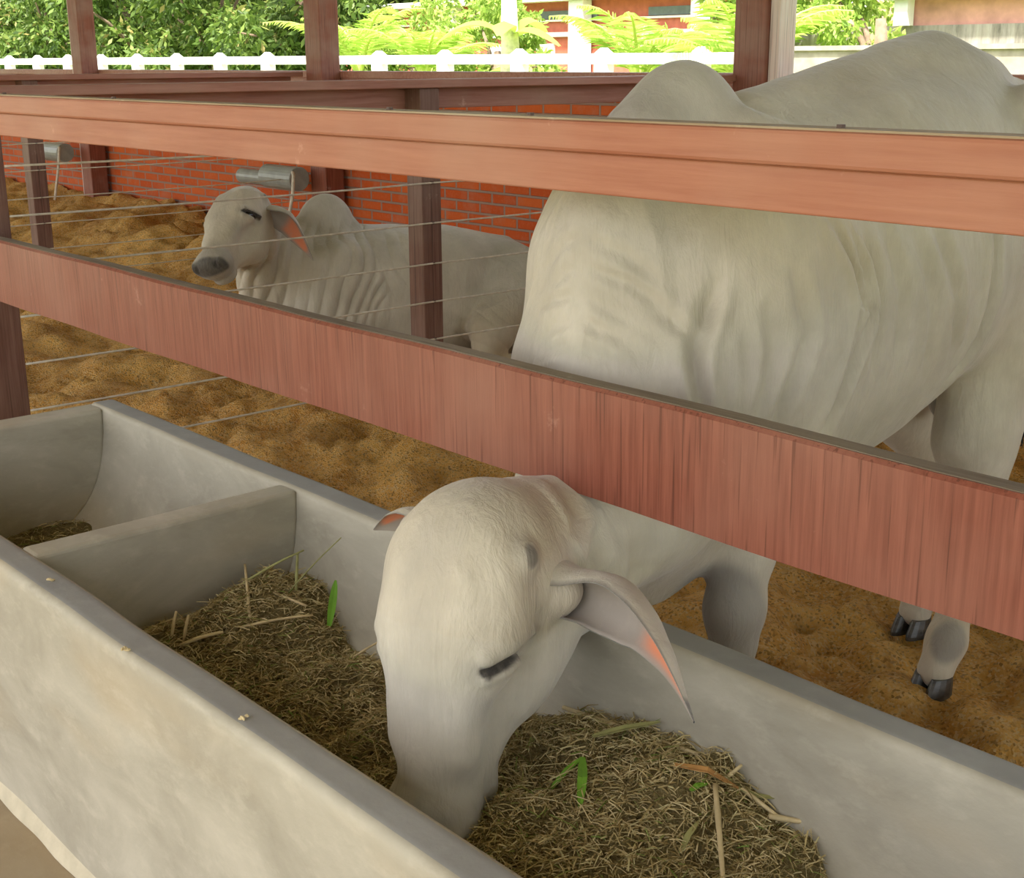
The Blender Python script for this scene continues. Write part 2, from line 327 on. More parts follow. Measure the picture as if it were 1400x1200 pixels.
# ------------------------------------------------------------------ concrete trough
t = thing('feed_trough', (-1.5, 1.25, 0), 'long grey concrete feed trough with cross dividers filling the foreground', 'trough')
YN, YF, YI0, YI1, ZR, XE, XR = .862, 1.634, .938, 1.552, .55, -3.575, .7
def arc():
    a = np.linspace(0, np.pi, 25); p = 2 / 2.5
    y = 1.245 - .307 * np.sign(np.cos(a)) * np.abs(np.cos(a)) ** p; z = ZR - .36 * np.abs(np.sin(a)) ** p
    return np.stack([y, z], -1)
ar = arc()
prof = [(YN + .008, -.06), (YN + .002, .3), (YN, ZR - .030), (YN, ZR - .016), (YN + .004, ZR - .005), (YN + .014, ZR), (YN + .024, ZR), (YI0 - .022, ZR), (YI0 - .012, ZR), (YI0 - .003, ZR - .005), (YI0, ZR - .014)] + [tuple(q) for q in ar[1:-1]] + [(YI1, ZR - .014), (YI1 + .003, ZR - .005), (YI1 + .012, ZR), (YI1 + .022, ZR), (YF - .024, ZR), (YF - .014, ZR), (YF - .004, ZR - .005), (YF, ZR - .016), (YF, ZR - .03), (YF, -.12), (YN + .008, -.12)]
xs = np.linspace(XE, XR, 90); P = np.zeros((len(xs), len(prof), 3))
for j, (y, z) in enumerate(prof):
    P[:, j, 0] = xs; wob = .0025 * vnoise(np.stack([xs, np.full_like(xs, y * 3), np.full_like(xs, z * 3)], -1), 4); P[:, j, 1] = y + wob; P[:, j, 2] = z + (wob if z > .1 else 0)
M['rim'] = mat_conc('grey_rim_concrete', (.25, .245, .23), (.33, .325, .30), (.30, .28, .24), (1, 1, 2))  # darker, greyer concrete for the flat rim tops only
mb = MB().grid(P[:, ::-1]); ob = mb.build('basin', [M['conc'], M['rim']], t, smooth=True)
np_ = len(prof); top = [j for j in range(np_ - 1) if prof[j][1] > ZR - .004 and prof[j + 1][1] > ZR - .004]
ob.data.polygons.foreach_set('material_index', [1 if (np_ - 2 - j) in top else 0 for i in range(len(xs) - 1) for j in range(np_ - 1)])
def plug(xa, xb, name, lab=None, top=ZR - .002):
    q = [(YI0 - .004, top)] + [(y - .004 * np.sign(y - 1.245) * -1, z - .004) for y, z in ar[1:-1]] + [(YI1 + .004, top)]
    q = np.array(q); m_ = len(q); e = .010
    v = []; 
    for x, zz in ((xa, -.0), (xb, 0)): v += [(x, y, z) for y, z in q]
    f = [tuple(range(m_))[::-1], tuple(range(m_, 2 * m_))] + [(i, i + 1, m_ + i + 1, m_ + i) for i in range(m_ - 1)] + [(m_ - 1, 0, m_, 2 * m_ - 1)]
    o = MB().add(v, [g[::-1] for g in f]).build(name, M['conc'], t, bevel=.010, seg=3); return o
plug(-2.560, -2.488, 'divider'); plug(XE + .001, -3.498, 'end_wall')
MB().box(XE - .012, XE + .004, YN + .012, YF - .01, -.12, ZR - .004).build('end_face', M['conc'], t, bevel=.006)
# bright mortar fillet where the trough meets the aisle floor
mb = MB(); xs = np.linspace(-5, XR, 160); wv = .010 + .006 * vnoise(np.stack([xs, xs * 0, xs * 0], -1), 9)
P = np.stack([np.stack([xs, YN - .000 - wv * .8, np.full_like(xs, -.039)], -1), np.stack([xs, YN + .000 - wv * .4, np.full_like(xs, -.028)], -1), np.stack([xs, np.full_like(xs, YN + .012), np.full_like(xs, .002)], -1)], 0)
P[:, :, 0] = np.clip(P[:, :, 0], XE, None)
mb.grid(P).build('mortar_fillet', simple('pale_mortar', (.52, .46, .33), .8, .1, .1, 20, .3), t, smooth=True)
# crumbs on the near rim
for i, (x, y) in enumerate(((-1.60, .888), (-1.945, .866), (-2.33, .90))):
    mb = MB(); c0 = A(x, y, ZR + .004)
    for _ in range(4):
        p = c0 + rng.normal(0, .0035, 3) * A(1, 1, .3); d = nrm(rng.normal(0, 1, 3) * A(1, 1, .3)); mb.tube([p - d * .004, p, p + d * .005], [.0015, .003, .001], 5)
    tag(mb.build('feed_crumb', M['straw'], L=c0), ['pale feed crumb on the near trough rim closest to the bull muzzle', 'tiny pale feed crumb on the outer edge of the near trough rim', 'tiny pale feed crumb on the near trough rim towards the divider'][i], 'crumb')

# ------------------------------------------------------------------ feed
def inner_y(z):  # half width of basin at height z
    s_ = np.clip((ZR - z) / .36, 0, 1); return .307 * np.maximum(1 - s_ ** 2.5, 0) ** (1 / 2.5)
def feedz(x, y):
    kx = np.array([-2.49, -2.40, -2.28, -2.15, -2.0, -1.8, -1.6, -1.45, -1.3, -1.19, -1.02, -.93, -.7, .7])
    kf = np.array([.30, .35, .31, .285, .29, .30, .34, .385, .405, .41, .345, .26, .22, .22])
    kn = np.array([.30, .33, .32, .30, .28, .24, .22, .22, .25, .30, .33, .30, .24, .22])
    f = np.interp(x, kx, kf); n_ = np.interp(x, kx, kn); t_ = np.clip((y - .98) / .5, 0, 1)
    P = np.stack([x, y, np.zeros_like(x)], -1)
    z = n_ + (f - n_) * (t_ ** .8) + .020 * fbm(P, 12, 3, 2) + .055 * np.exp(-(((x + 2.36) / .12) ** 2 + ((y - 1.36) / .12) ** 2))
    return z
def feed_obj(x0, x1, name, label, nb, fz, yc=1.245):
    xs = np.arange(x0, x1, .012); vv = np.linspace(-1, 1, 44); X, V = np.meshgrid(xs, vv, indexing='ij')
    Y = yc + V * .29
    for _ in range(3): Z = fz(X, Y); Y = yc + V * (inner_y(Z) - .002)
    root = thing(name, (float((x0 + x1) / 2), yc, .2), label, 'feed', kind='stuff')
    MB().grid(np.stack([X, Y, Z], -1)).build('packed_feed', M['feedbase'], root, smooth=True)
    px = rng.uniform(x0 + .01, x1 - .01, nb); py = yc + rng.uniform(-1, 1, nb) * .298; pz = fz(px, py); hw = inner_y(pz); ok = np.abs(py - yc) < hw - .004; px, py, pz = px[ok], py[ok], pz[ok]; m_ = len(px)
    ln = rng.gamma(2.0, .0032, m_) + .0025; wd = rng.uniform(.0004, .0013, m_); th = rng.uniform(0, 2 * np.pi, m_); el = rng.normal(.05, .38, m_)
    d = np.stack([np.cos(th) * np.cos(el), np.sin(th) * np.cos(el), np.sin(el)], -1); s_ = np.cross(d, rng.normal(0, 1, (m_, 3))); s_ /= np.linalg.norm(s_, axis=1)[:, None]
    c = np.stack([px, py, pz + .003 + rng.uniform(0, .008, m_)], -1); a_ = c - d * ln[:, None]; b_ = c + d * ln[:, None]; mid = c + np.array([0, 0, 1]) * (ln * .15)[:, None]
    sw = s_ * wd[:, None]
    V = np.stack([a_ - sw, a_ + sw, mid + sw, mid - sw, b_ + sw * .5, b_ - sw * .5], 1)
    lg = rng.random(m_) < .035; a_[lg] -= (d * ln[:, None] * 2.2)[lg] * A(1, 1, .35); b_[lg] += (d * ln[:, None] * 2.2)[lg] * A(1, 1, .35); mid[lg] += A(0, 0, .004); V = np.stack([a_ - sw, a_ + sw, mid + sw, mid - sw, b_ + sw * .5, b_ - sw * .5], 1)
    V[..., 1] = np.clip(V[..., 1], yc - .30, yc + .30)
    F = []; 
    for i in range(m_): k = i * 6; F += [(k, k + 1, k + 2, k + 3), (k + 3, k + 2, k + 4, k + 5)]
    rv = np.clip(rng.beta(2.2, 2.4, m_), 0, 1); rv = np.where(rng.random(m_) < .05, rng.uniform(.9, 1, m_), np.minimum(rv, .8))
    mb = MB(); mb.add(V.reshape(-1, 3), F, np.repeat(rv, 6)); mb.build('chopped_grass', M['feed'], root, attr='rnd')
    return root
feed_obj(-2.488, .6, 'chopped_feed', 'chopped dry grass feed heaped in the trough under the bull head', 85000, feedz)
feed_obj(-3.49, -2.56, 'chopped_feed', 'thin brown remains of feed at the bottom of the empty end compartment', 5000, lambda x, y: .205 + .035 * np.clip((-x - 2.9) / .5, 0, 1) + .01 * fbm(np.stack([x, y, x * 0], -1), 12, 2, 4) - .35 * (np.clip(y - 1.36, 0, 1)) ** 1.5 * 0)

def strip(name, pts, wd, mat, label, cat='straw', up=(0, 0, 1), fold=.25):
    pts = np.array(pts, float); m_ = len(pts); k = 9; t_ = np.linspace(0, 1, k); tt = np.linspace(0, 1, m_)
    Pm = np.stack([np.interp(t_, tt, pts[:, i]) for i in range(3)], -1); T = np.gradient(Pm, axis=0); S = np.cross(T, up); S /= np.linalg.norm(S, axis=1)[:, None] + 1e-9; N = np.cross(S, T); N /= np.linalg.norm(N, axis=1)[:, None] + 1e-9
    wv = wd * (np.sin(np.clip(t_ * .9 + .08, 0, 1) * np.pi) ** .5)[:, None]
    th = .0012
    rows = [Pm - S * wv, Pm - N * fold * wv, Pm + S * wv, Pm + S * wv - N * th, Pm - N * (fold * wv + th), Pm - S * wv - N * th, Pm - S * wv]
    o = MB().grid(np.stack(rows, 0)).build(name, mat, smooth=False, L=Pm[0]); return tag(o, label, cat)
def stalk(name, p0, p1, r, mat, label, cat='straw', bend=.004):
    p0, p1 = A(*p0), A(*p1); t_ = np.linspace(0, 1, 7)[:, None]; P = p0 * (1 - t_) + p1 * t_; P[:, 2] += bend * np.sin(t_[:, 0] * np.pi)
    return tag(MB().tube(P, [r, r, r * 1.2, r, r, r * .9, r * .8], 8).build(name, mat, smooth=True, L=p0), label, cat)
STRAWS = True

# ------------------------------------------------------------------ implicit body modelling
class Field:
    def __init__(s): s.p = []
    def ell(s, c, r, ax=None, k=.03, sub=False):
        c = A(*c); r = A(*r); ax = np.eye(3) if ax is None else np.asarray(ax, float)
        ext = np.sqrt(((ax * r[:, None]) ** 2).sum(0))
        def d(P):
            q = (P - c) @ ax.T; k0 = np.sqrt(((q / r) ** 2).sum(-1)); k1 = np.sqrt(((q / (r * r)) ** 2).sum(-1)) + 1e-9; return k0 * (k0 - 1) / k1
        s.p.append((d, c - ext, c + ext, k, sub))
    def cone(s, a, b, ra, rb, k=.03, sq=None, sub=False):
        a = A(*a); b = A(*b); ba = b - a; L2 = ba @ ba; m = max(ra, rb)
        if sq is not None: sv = nrm(sq[0]); sf = sq[1]
        def d(P):
            q = P - a; t = np.clip(q @ ba / L2, 0, 1); e = q - t[..., None] * ba
            if sq is not None: e = e + (e @ sv)[..., None] * sv * (sf - 1)
            return np.sqrt((e * e).sum(-1)) - (ra + t * (rb - ra))
        mm = m * (1 if sq is None or sf >= 1 else 1 / sf)
        s.p.append((d, np.minimum(a, b) - mm, np.maximum(a, b) + mm, k, sub))
    def chain(s, pts, rs, k=.03, sq=None):
        for i in range(len(pts) - 1): s.cone(pts[i], pts[i + 1], rs[i], rs[i + 1], k, sq)
    def loft(s, O, fx, sx, zx, keys, k=.05, ex=2.3):   # keys: (t, top, bottom, halfwidth, side offset)
        K = np.array(keys, float); fx = nrm(fx); sx = nrm(sx); O = A(*O)
        def d(P):
            q = P - O; t = q @ fx; y = q @ sx; z = q[..., 2]; tc = np.clip(t, K[0, 0], K[-1, 0])
            top, bot, hw, off = [np.interp(tc, K[:, 0], K[:, i]) for i in (1, 2, 3, 4)]
            h = (top - bot) / 2; c = (top + bot) / 2; yy = np.abs((y - off) / hw); zz = np.abs((z - c) / h)
            dd = ((yy ** ex + zz ** ex) ** (1 / ex) - 1) * np.minimum(hw, h) * .85
            return np.maximum(dd, np.abs(t - tc) * .9 + dd * .3)
        pts = [O + fx * K[i, 0] + sx * (K[i, 4] + g * K[i, 3]) for i in range(len(K)) for g in (-1, 1)]
        lo = np.min(pts, 0); hi = np.max(pts, 0); lo[2] = K[:, 2].min(); hi[2] = K[:, 1].max(); s.p.append((d, lo, hi, k, False))
    @staticmethod
    def comb(F, d, k, sub):
        if sub: d = -d; h = np.clip(.5 - .5 * (F - d) / k, 0, 1); return F * (1 - h) + d * h + k * h * (1 - h)
        h = np.clip(.5 + .5 * (F - d) / k, 0, 1); return F * (1 - h) + d * h - k * h * (1 - h)
    def eval(s, P):
        F = np.full(len(P), .25)
        for d, lo, hi, k, sub in s.p:
            m = np.all((P > lo - k - .03) & (P < hi + k + .03), axis=1)
            if m.any(): F[m] = s.comb(F[m], d(P[m]), k, sub)
        return F
    def mesh(s, lo, hi, h):
        lo = A(*lo); hi = A(*hi); n_ = np.ceil((hi - lo) / h).astype(int) + 1; F = np.full(n_, .25, np.float32); ax = [lo[i] + np.arange(n_[i]) * h for i in range(3)]
        for d, a, b, k, sub in s.p:
            i0 = np.clip(((a - k - .03 - lo) / h).astype(int), 0, n_); i1 = np.clip(((b + k + .03 - lo) / h).astype(int) + 2, 0, n_)
            if np.any(i1 <= i0): continue
            sl = tuple(slice(i0[i], i1[i]) for i in range(3)); P = np.stack(np.meshgrid(*[ax[i][sl[i]] for i in range(3)], indexing='ij'), -1)
            F[sl] = s.comb(F[sl], d(P), k, sub)
        S = F < 0; cn = n_ - 1; tot = int(np.prod(cn)); acc = np.zeros((tot, 3)); cnt = np.zeros(tot); quads = []
        st = np.array([cn[1] * cn[2], cn[2], 1])
        for a in range(3):
            s0 = [slice(None)] * 3; s1 = [slice(None)] * 3; s0[a] = slice(0, -1); s1[a] = slice(1, None)
            cr = np.argwhere(S[tuple(s0)] != S[tuple(s1)])
            if not len(cr): continue
            c2 = cr.copy(); c2[:, a] += 1; f0 = F[tuple(cr.T)]; f1 = F[tuple(c2.T)]; t = f0 / (f0 - f1); p = cr.astype(float); p[:, a] += t
            b, c = [(1, 2), (2, 0), (0, 1)][a]; ids = []
            inside = np.ones(len(cr), bool)
            for ob, oc in ((0, 0), (-1, 0), (-1, -1), (0, -1)):
                q = cr.copy(); q[:, b] += ob; q[:, c] += oc; ok = np.all((q >= 0) & (q < cn), axis=1); inside &= ok; idx = q @ st; ids.append(idx)
                for m in range(3): acc[:, m] += np.bincount(idx[ok], p[ok, m], tot)
                cnt += np.bincount(idx[ok], minlength=tot)
            Q = np.stack(ids, 1)[inside]; flip = (f0 > f1)[inside]
            Q[~flip] = Q[~flip]; Q[flip] = Q[flip][:, ::-1]; quads.append(Q)
        Q = np.vstack(quads); used = np.unique(Q); mp_ = np.full(tot, -1); mp_[used] = np.arange(len(used))
        V = acc[used] / cnt[used][:, None] * h + lo; return V, mp_[Q]
    def grad(s, P, e=.002):
        return np.stack([s.eval(P + np.eye(3)[i] * e) - s.eval(P - np.eye(3)[i] * e) for i in range(3)], -1) / (2 * e)
    def project(s, P, it=2):
        for _ in range(it):
            g = s.grad(P); f = s.eval(P); st = f[:, None] * g / ((g * g).sum(-1)[:, None] + 1e-6); l = np.linalg.norm(st, axis=1); st *= np.minimum(1, .006 / (l + 1e-9))[:, None]; P = P - st
        return P
def bump3(P, c, r): return np.clip(1 - np.linalg.norm((P - A(*c)) / A(*(np.broadcast_to(r, 3))), axis=1) ** 2, 0, 1)
def ss(x): x = np.clip(x, 0, 1); return x * x * (3 - 2 * x)
def make_body(field, lo, hi, h, parent, disp, paint, name='body'):
    V, Q = field.mesh(lo, hi, h)
    me = bpy.data.meshes.new(name); me.from_pydata(V.tolist(), [], Q.tolist()); o = bpy.data.objects.new(name, me); C.objects.link(o)
    mo = o.modifiers.new('s', 'SUBSURF'); mo.levels = 1; mo.render_levels = 1
    dg = bpy.context.evaluated_depsgraph_get(); dg.update(); m2 = bpy.data.meshes.new_from_object(o.evaluated_get(dg)); o.modifiers.clear(); o.data = m2; bpy.data.meshes.remove(me); m2.name = name
    n_ = len(m2.vertices); P = np.zeros(n_ * 3, np.float32); m2.vertices.foreach_get('co', P); P = P.reshape(-1, 3).astype(float)
    P = field.project(P, 1); N = field.grad(P, .003); N /= np.linalg.norm(N, axis=1)[:, None] + 1e-9
    P = P + N * disp(P, N)[:, None]
    L = A(*parent.location); m2.vertices.foreach_set('co', (P - L).astype(np.float32).ravel())
    for k_, v_ in paint(P, N).items():
        a = m2.attributes.new(k_, 'FLOAT', 'POINT'); a.data.foreach_set('value', np.clip(v_, 0, 1).astype(np.float32))
    m2.polygons.foreach_set('use_smooth', [True] * len(m2.polygons)); m2.update(); o.parent = parent; m2.materials.append(M['hide'])
    return o
def ear(base, tip, opend, wid, parent, sag=.02, bend=None, pink0=.35, twist=0., name='ear', basew=.45, pkc=.35):
    base, tip = A(*base), A(*tip); n_ = 30; t = np.linspace(0, 1, n_)
    T0 = nrm(tip - base); o0 = nrm(opend - T0 * (np.asarray(opend) @ T0)); L = np.linalg.norm(tip - base)
    Pm = base + (tip - base) * t[:, None] - o0 * (sag * np.sin(t * np.pi))[:, None]
    if bend is not None: Pm = Pm + A(*bend) * (np.sin(t * np.pi))[:, None]
    T = np.gradient(Pm, axis=0); T /= np.linalg.norm(T, axis=1)[:, None]
    wv = wid * (np.interp(t, [0, .1, .3, .5, .7, .88, 1], [basew, .72, 1, .95, .66, .28, .03])); ph = np.interp(t, [0, .25, .6, 1], [2.5, 1.75, 1.15, .7])
    m_ = 19; out = []; inn = []; pk = []
    for i in range(n_):
        o_ = nrm(o0 - T[i] * (o0 @ T[i])); b_ = np.cross(T[i], o_); ca, sa = math.cos(twist * t[i]), math.sin(twist * t[i]); o_, b_ = o_ * ca + b_ * sa, b_ * ca - o_ * sa
        a = np.linspace(-1, 1, m_) * ph[i]; R_ = wv[i] / max(math.sin(min(ph[i], 1.57)), .3)
        ring = Pm[i] + R_ * ((np.cos(ph[i] if ph[i] < 1.57 else 1.57) - np.cos(a))[:, None] * o_ * .8 + np.sin(a)[:, None] * b_)
        nrm_in = (np.cos(a)[:, None] * o_ - np.sin(a)[:, None] * b_); th = .0055 * (1 - .6 * np.abs(a / ph[i]) ** 2)[:, None] * np.interp(t[i], [0, 1], [1.4, .5])
        out.append(ring - nrm_in * th * .5); inn.append(ring + nrm_in * th * .5)
        pk.append(ss((t[i] - pink0) / .15) * ss((.90 - t[i]) / .12) * ss((.62 - np.abs(a / ph[i] - pkc)) / .3))
    out = np.array(out); inn = np.array(inn); allp = np.concatenate([out, inn[:, ::-1], out[:, :1]], 1); pk = np.array(pk); col = np.concatenate([pk * 0, pk[:, ::-1], pk[:, :1] * 0], 1)
    mb = MB().grid(allp, col); ob = mb.build(name, [M['hide'], M['earin']], parent, smooth=True, attr='pink')
    me = ob.data; mi = []
    for i in range(n_ - 1):
        for j in range(2 * m_): mi.append(1 if m_ <= j < 2 * m_ - 1 else 0)
    me.polygons.foreach_set('material_index', mi)
    dk = np.zeros((n_, 2 * m_ + 1)); dk[:, [0, m_ - 1, m_, 2 * m_ - 1, 2 * m_]] = .7; dk[int(n_ * .93):] = .85
    a = me.attributes.new('grey', 'FLOAT', 'POINT'); a.data.foreach_set('value', np.clip(dk + .15, 0, 1).astype(np.float32).ravel())
    for q in ('tan', 'dark'):
        a = me.attributes.new(q, 'FLOAT', 'POINT'); a.data.foreach_set('value', (dk * (.5 if q == 'dark' else 0)).astype(np.float32).ravel())
    return ob
def join_into(body, others):
    for q in ('grey', 'tan', 'dark', 'pink'):
        for o in others:
            if q not in o.data.attributes: o.data.attributes.new(q, 'FLOAT', 'POINT')
    for o in bpy.context.view_layer.objects: o.select_set(False)
    for o in others: o.select_set(True)
    body.select_set(True); bpy.context.view_layer.objects.active = body
    with bpy.context.temp_override(active_object=body, object=body, selected_objects=[body] + others, selected_editable_objects=[body] + others): bpy.ops.object.join()
def head_frame(poll, muz, yaw):
    poll, muz = A(*poll), A(*muz); a = muz - poll; L = np.linalg.norm(a); a /= L; c = CPOS - (poll + muz) / 2; c /= np.linalg.norm(c); c -= a * (c @ a); c = nrm(c)
    l0 = -np.cross(a, c); y = math.radians(yaw); return a, math.cos(y) * l0 + math.sin(y) * c, math.cos(y) * c - math.sin(y) * l0, L
class Head:
    def __init__(s, poll, muz, yaw, scale, wv=1.12):
        s.o = A(*poll); s.a, s.l, s.n, L = head_frame(poll, muz, yaw); s.s = scale; s.w = wv; s.R = np.array([s.a, s.l, s.n])
    def p(s, u, v, w): return s.o + s.s * (s.a * u + s.l * v * s.w + s.n * w)
    def loc(s, P): return (P - s.o) @ s.R.T / s.s / A(1, s.w, 1)
    def ell(s, F, c, r, k=.03, sub=False, rot=0):
        R = s.R
        if rot:  # rotate in u-w plane
            ca, sa = math.cos(rot), math.sin(rot); R = np.array([s.a * ca + s.n * sa, s.l, -s.a * sa + s.n * ca])
        F.ell(s.p(*c), (r[0] * s.s, r[1] * s.s * s.w, r[2] * s.s), R, k * s.s, sub)
    def cone(s, F, a, b, ra, rb, k=.03, sq=None, sub=False):
        F.cone(s.p(*a), s.p(*b), ra * s.s, rb * s.s, k * s.s, None if sq is None else (s.R.T @ A(*sq[0]), sq[1]), sub)
def add_head(F, H, mouth=.006, open_=0.):
    H.ell(F, (.130, 0, -.085), (.150, .112, .105), .03)
    H.ell(F, (.115, 0, -.035), (.122, .110, .066), .03)           # bulging forehead
    H.ell(F, (.035, 0, -.090), (.055, .080, .065), .04)            # poll
    for g in (-1, 1):
        H.ell(F, (.205, g * .074 * (.93 if g < 0 else 1), -.045), (.058, .034, .046), .05)   # orbit
        H.ell(F, (.205, g * .048, -.175), (.125, .050, .090), .05, rot=.3)   # cheek
        H.cone(F, (.10, g * .045, .008), (.22, g * .055, -.012), .020, .020, .03)   # ridges down the forehead
        H.cone(F, (.20, g * .06, -.03), (.36, g * .045, -.045), .030, .028, .04)
    H.cone(F, (.18, 0, -.055), (.45, 0, -.062), .084, .056, .05, ((0, 0, 1), .95))
    H.cone(F, (.16, 0, -.190), (.44, 0, -.118), .078, .040, .05, ((0, 1, 0), .9))
    H.ell(F, (.478, 0, -.066), (.050, .074, .050), .035)
    H.ell(F, (.452, 0, -.140 - open_), (.050, .048, .030), .02)      # chin
    for g in (-1, 1):
        H.ell(F, (.512, g * .045, -.050), (.016, .014, .020), .012, True)
        H.ell(F, (.500, g * .060, -.050), (.020, .010, .022), .02)
        H.cone(F, (.222, g * .100 * (.93 if g < 0 else 1), -.008), (.186, g * .113 * (.93 if g < 0 else 1), -.080), .0165, .010, .008, None, True)   # slit between the lids
        H.cone(F, (.206, g * .094 * (.88 if g < 0 else 1), -.002), (.172, g * .106 * (.88 if g < 0 else 1), -.082), .011, .010, .014)    # upper lid
        H.cone(F, (.237, g * .092 * (.88 if g < 0 else 1), -.010), (.204, g * .104 * (.88 if g < 0 else 1), -.084), .009, .009, .014)    # lower lid
        H.ell(F, (.06, g * .096, -.06), (.022, .018, .022), .02)      # polled horn bud
        H.ell(F, (.31, g * .088, -.09), (.09, .012, .02), .05, True)  # hollow below the eye
    H.cone(F, (.40, -.07, -.108), (.52, -.07, -.100 - open_ * .4), mouth * .8, mouth, .008, None, True)
    H.cone(F, (.40, .07, -.108), (.52, .07, -.100 - open_ * .4), mouth * .8, mouth, .008, None, True)
    H.cone(F, (.52, -.07, -.1 - open_ * .4), (.52, .07, -.1 - open_ * .4), mouth, mouth, .008, None, True)
def head_paint(P, H, pr):
    q = H.loc(P); g = .80 * ss((q[:, 0] - .37) / .13) * (np.abs(q[:, 2] + .07) < .2); near = (np.linalg.norm(q - A(.25, 0, -.08), axis=1) < .42)
    g = g * near; e = 0; d = 0
    for s_ in (-1, 1):
        a_, b_ = A(.222, s_ * .104, -.008), A(.186, s_ * .117, -.080); ba = b_ - a_; t_ = np.clip((q - a_) @ ba / (ba @ ba), -.08, 1.12); dd = np.linalg.norm((q - a_ - t_[:, None] * ba) * A(1, .5, 1), axis=1)
        d = np.maximum(d, ss((.0125 - dd) / .004)); e = np.maximum(e, .5 * ss((.036 - dd) / .024))
        hb = np.linalg.norm((q - A(.055, s_ * .106, -.055)) / A(.018, .02, .011), axis=1); d = np.maximum(d, .5 * ss((1.2 - hb) / .5)); e = np.maximum(e, .95 * ss((1.35 - hb) / .5)); e = np.maximum(e, .3 * ss((3.4 - hb) / 2))
        nb = np.linalg.norm((q - A(.515, s_ * .047, -.05)) / A(.02, .02, .022), axis=1); d = np.maximum(d, ss((1.1 - nb) / .3))
        e = np.maximum(e, .35 * ss((1 - np.linalg.norm((q - A(.27, s_ * .07, -.03)) / A(.07, .03, .04), axis=1)) / .6))
    e = np.maximum(e, (.30 + .25 * vnoise(P, 22, 6)) * ss((.06 - np.abs(q[:, 1])) / .05) * ss((q[:, 0] + .05) / .1) * ss((.35 - q[:, 0]) / .1) * near)
    return np.maximum(g, e), d, near

# ------------------------------------------------------------------ standing bull
B = thing('bull', (-1.72, 2.45, 0), 'large white humped bull standing behind the rails with its head down in the trough', 'bull', 'white humped bulls in the pens')
F = Field()
H1 = Head((-1.524, 1.224, .833), (-1.498, 1.115, .370), 39, 1.06, 1.14)
# trunk:  t = world Y,  side offset = world X
keys = [(1.72, 1.28, .66, .15, -1.675), (1.84, 1.37, .57, .23, -1.68), (2.0, 1.385, .55, .285, -1.69), (2.2, 1.42, .58, .315, -1.70), (2.45, 1.465, .64, .335, -1.71), (2.7, 1.495, .70, .325, -1.73), (2.9, 1.50, .78, .295, -1.75), (3.15, 1.47, .88, .25, -1.76), (3.38, 1.36, .98, .17, -1.77), (3.50, 1.24, 1.02, .09, -1.77)]
F.loft((0, 0, 0), (0, 1, 0), (1, 0, 0), None, keys, .06, 2.15)
F.cone((-1.70, 2.15, 1.375), (-1.745, 2.86, 1.495), .045, .05, .08)          # spine ridge
F.ell((-1.745, 2.88, 1.462), (.12, .20, .06), None, .08)
for s_ in (-1, 1): F.cone((-1.69 + s_ * .085, 2.00, 1.37), (-1.69 + s_ * .17, 2.12, 1.30), .045, .05, .05)
F.ell((-1.695, 1.955, 1.32), (.090, .140, .172), None, .04)                # hump
F.ell((-1.70, 1.94, 1.378), (.080, .128, .112), None, .04)
F.cone((-1.67, 1.80, 1.36), (-1.655, 1.715, 1.22), .06, .045, .08)        # crest of the neck
F.cone((-1.655, 1.715, 1.22), (-1.640, 1.675, .92), .045, .05, .08)
for s_ in (-1, 1):
    F.ell((-1.69 + s_ * .20, 1.97, 1.02), (.12, .22, .32), None, .08)      # shoulder
    F.ell((-1.68 + s_ * .15, 1.80, .86), (.11, .14, .17), None, .08)       # point of shoulder
    F.ell((-1.745 + s_ * .235, 2.97, 1.385), (.05, .06, .07), None, .06)  # hook bone
    F.ell((-1.76 + s_ * .16, 3.20, 1.08), (.125, .24, .33), None, .08)      # thigh
    F.ell((-1.77 + s_ * .10, 3.42, 1.22), (.06, .06, .09), None, .06)
# neck: down, under the lower rail, up to the poll
F.chain([(-1.675, 1.90, 1.10), (-1.665, 1.83, .90), (-1.64, 1.72, .72), (-1.615, 1.60, .665)], [.235, .205, .165, .125], .09)
F.chain([(-1.615, 1.60, .665), (-1.585, 1.50, .655), (-1.555, 1.40, .70), tuple(H1.p(.07, 0, -.13))], [.118, .116, .112, .105], .05)
F.cone((-1.585, 1.50, .60), tuple(H1.p(.20, 0, -.19)), .09, .07, .07)      # throat
F.ell((-1.67, 1.88, .60), (.045, .17, .17), None, .07)                     # dewlap
F.ell((-1.68, 1.95, .62), (.12, .20, .12), None, .07)                      # brisket
add_head(F, H1)
F.cone(H1.p(.10, .085, -.140), H1.p(.112, .106, -.150), .044, .036, .035)
def foreleg(x, y, dy=0, up=0):
    F.chain([(x + .04 * np.sign(x + 1.69), y + .02, .86), (x, y + .055, .68), (x, y + .02, .54), (x, y, .41), (x, y, .34)], [.115, .085, .060, .055, .046], .04)
    F.chain([(x, y, .34), (x, y + .008, .22), (x, y + .004, .13), (x, y - .035 + dy, .05)], [.042, .036, .043, .042], .025)
    F.ell((x, y - .022, .40), (.048, .04, .055), None, .02)
foreleg(-1.575, 2.02); foreleg(-1.80, 1.93)
def hindleg(st, gk, hk, ct, ft, hf):
    F.chain([st, gk, hk], [.165, .118, .060], .05, ((1, 0, 0), 1.35))
    F.chain([hk, ct, ft, hf], [.058, .040, .046, .043], .025)
    F.ell((hk[0], hk[1] + .035, hk[2] + .03), (.03, .035, .06), None, .03)
hindleg((-1.575, 2.98, .90), (-1.545, 2.89, .62), (-1.53, 2.92, .42), (-1.52, 2.83, .22), (-1.516, 2.785, .12), (-1.516, 2.745, .055))
hindleg((-1.93, 3.12, .90), (-1.89, 3.13, .60), (-1.85, 3.22, .42), (-1.80, 3.15, .20), (-1.775, 3.10, .10), (-1.765, 3.06, .04))
F.ell((-1.55, 2.84, .93), (.07, .13, .12), None, .07)                      # flank fold
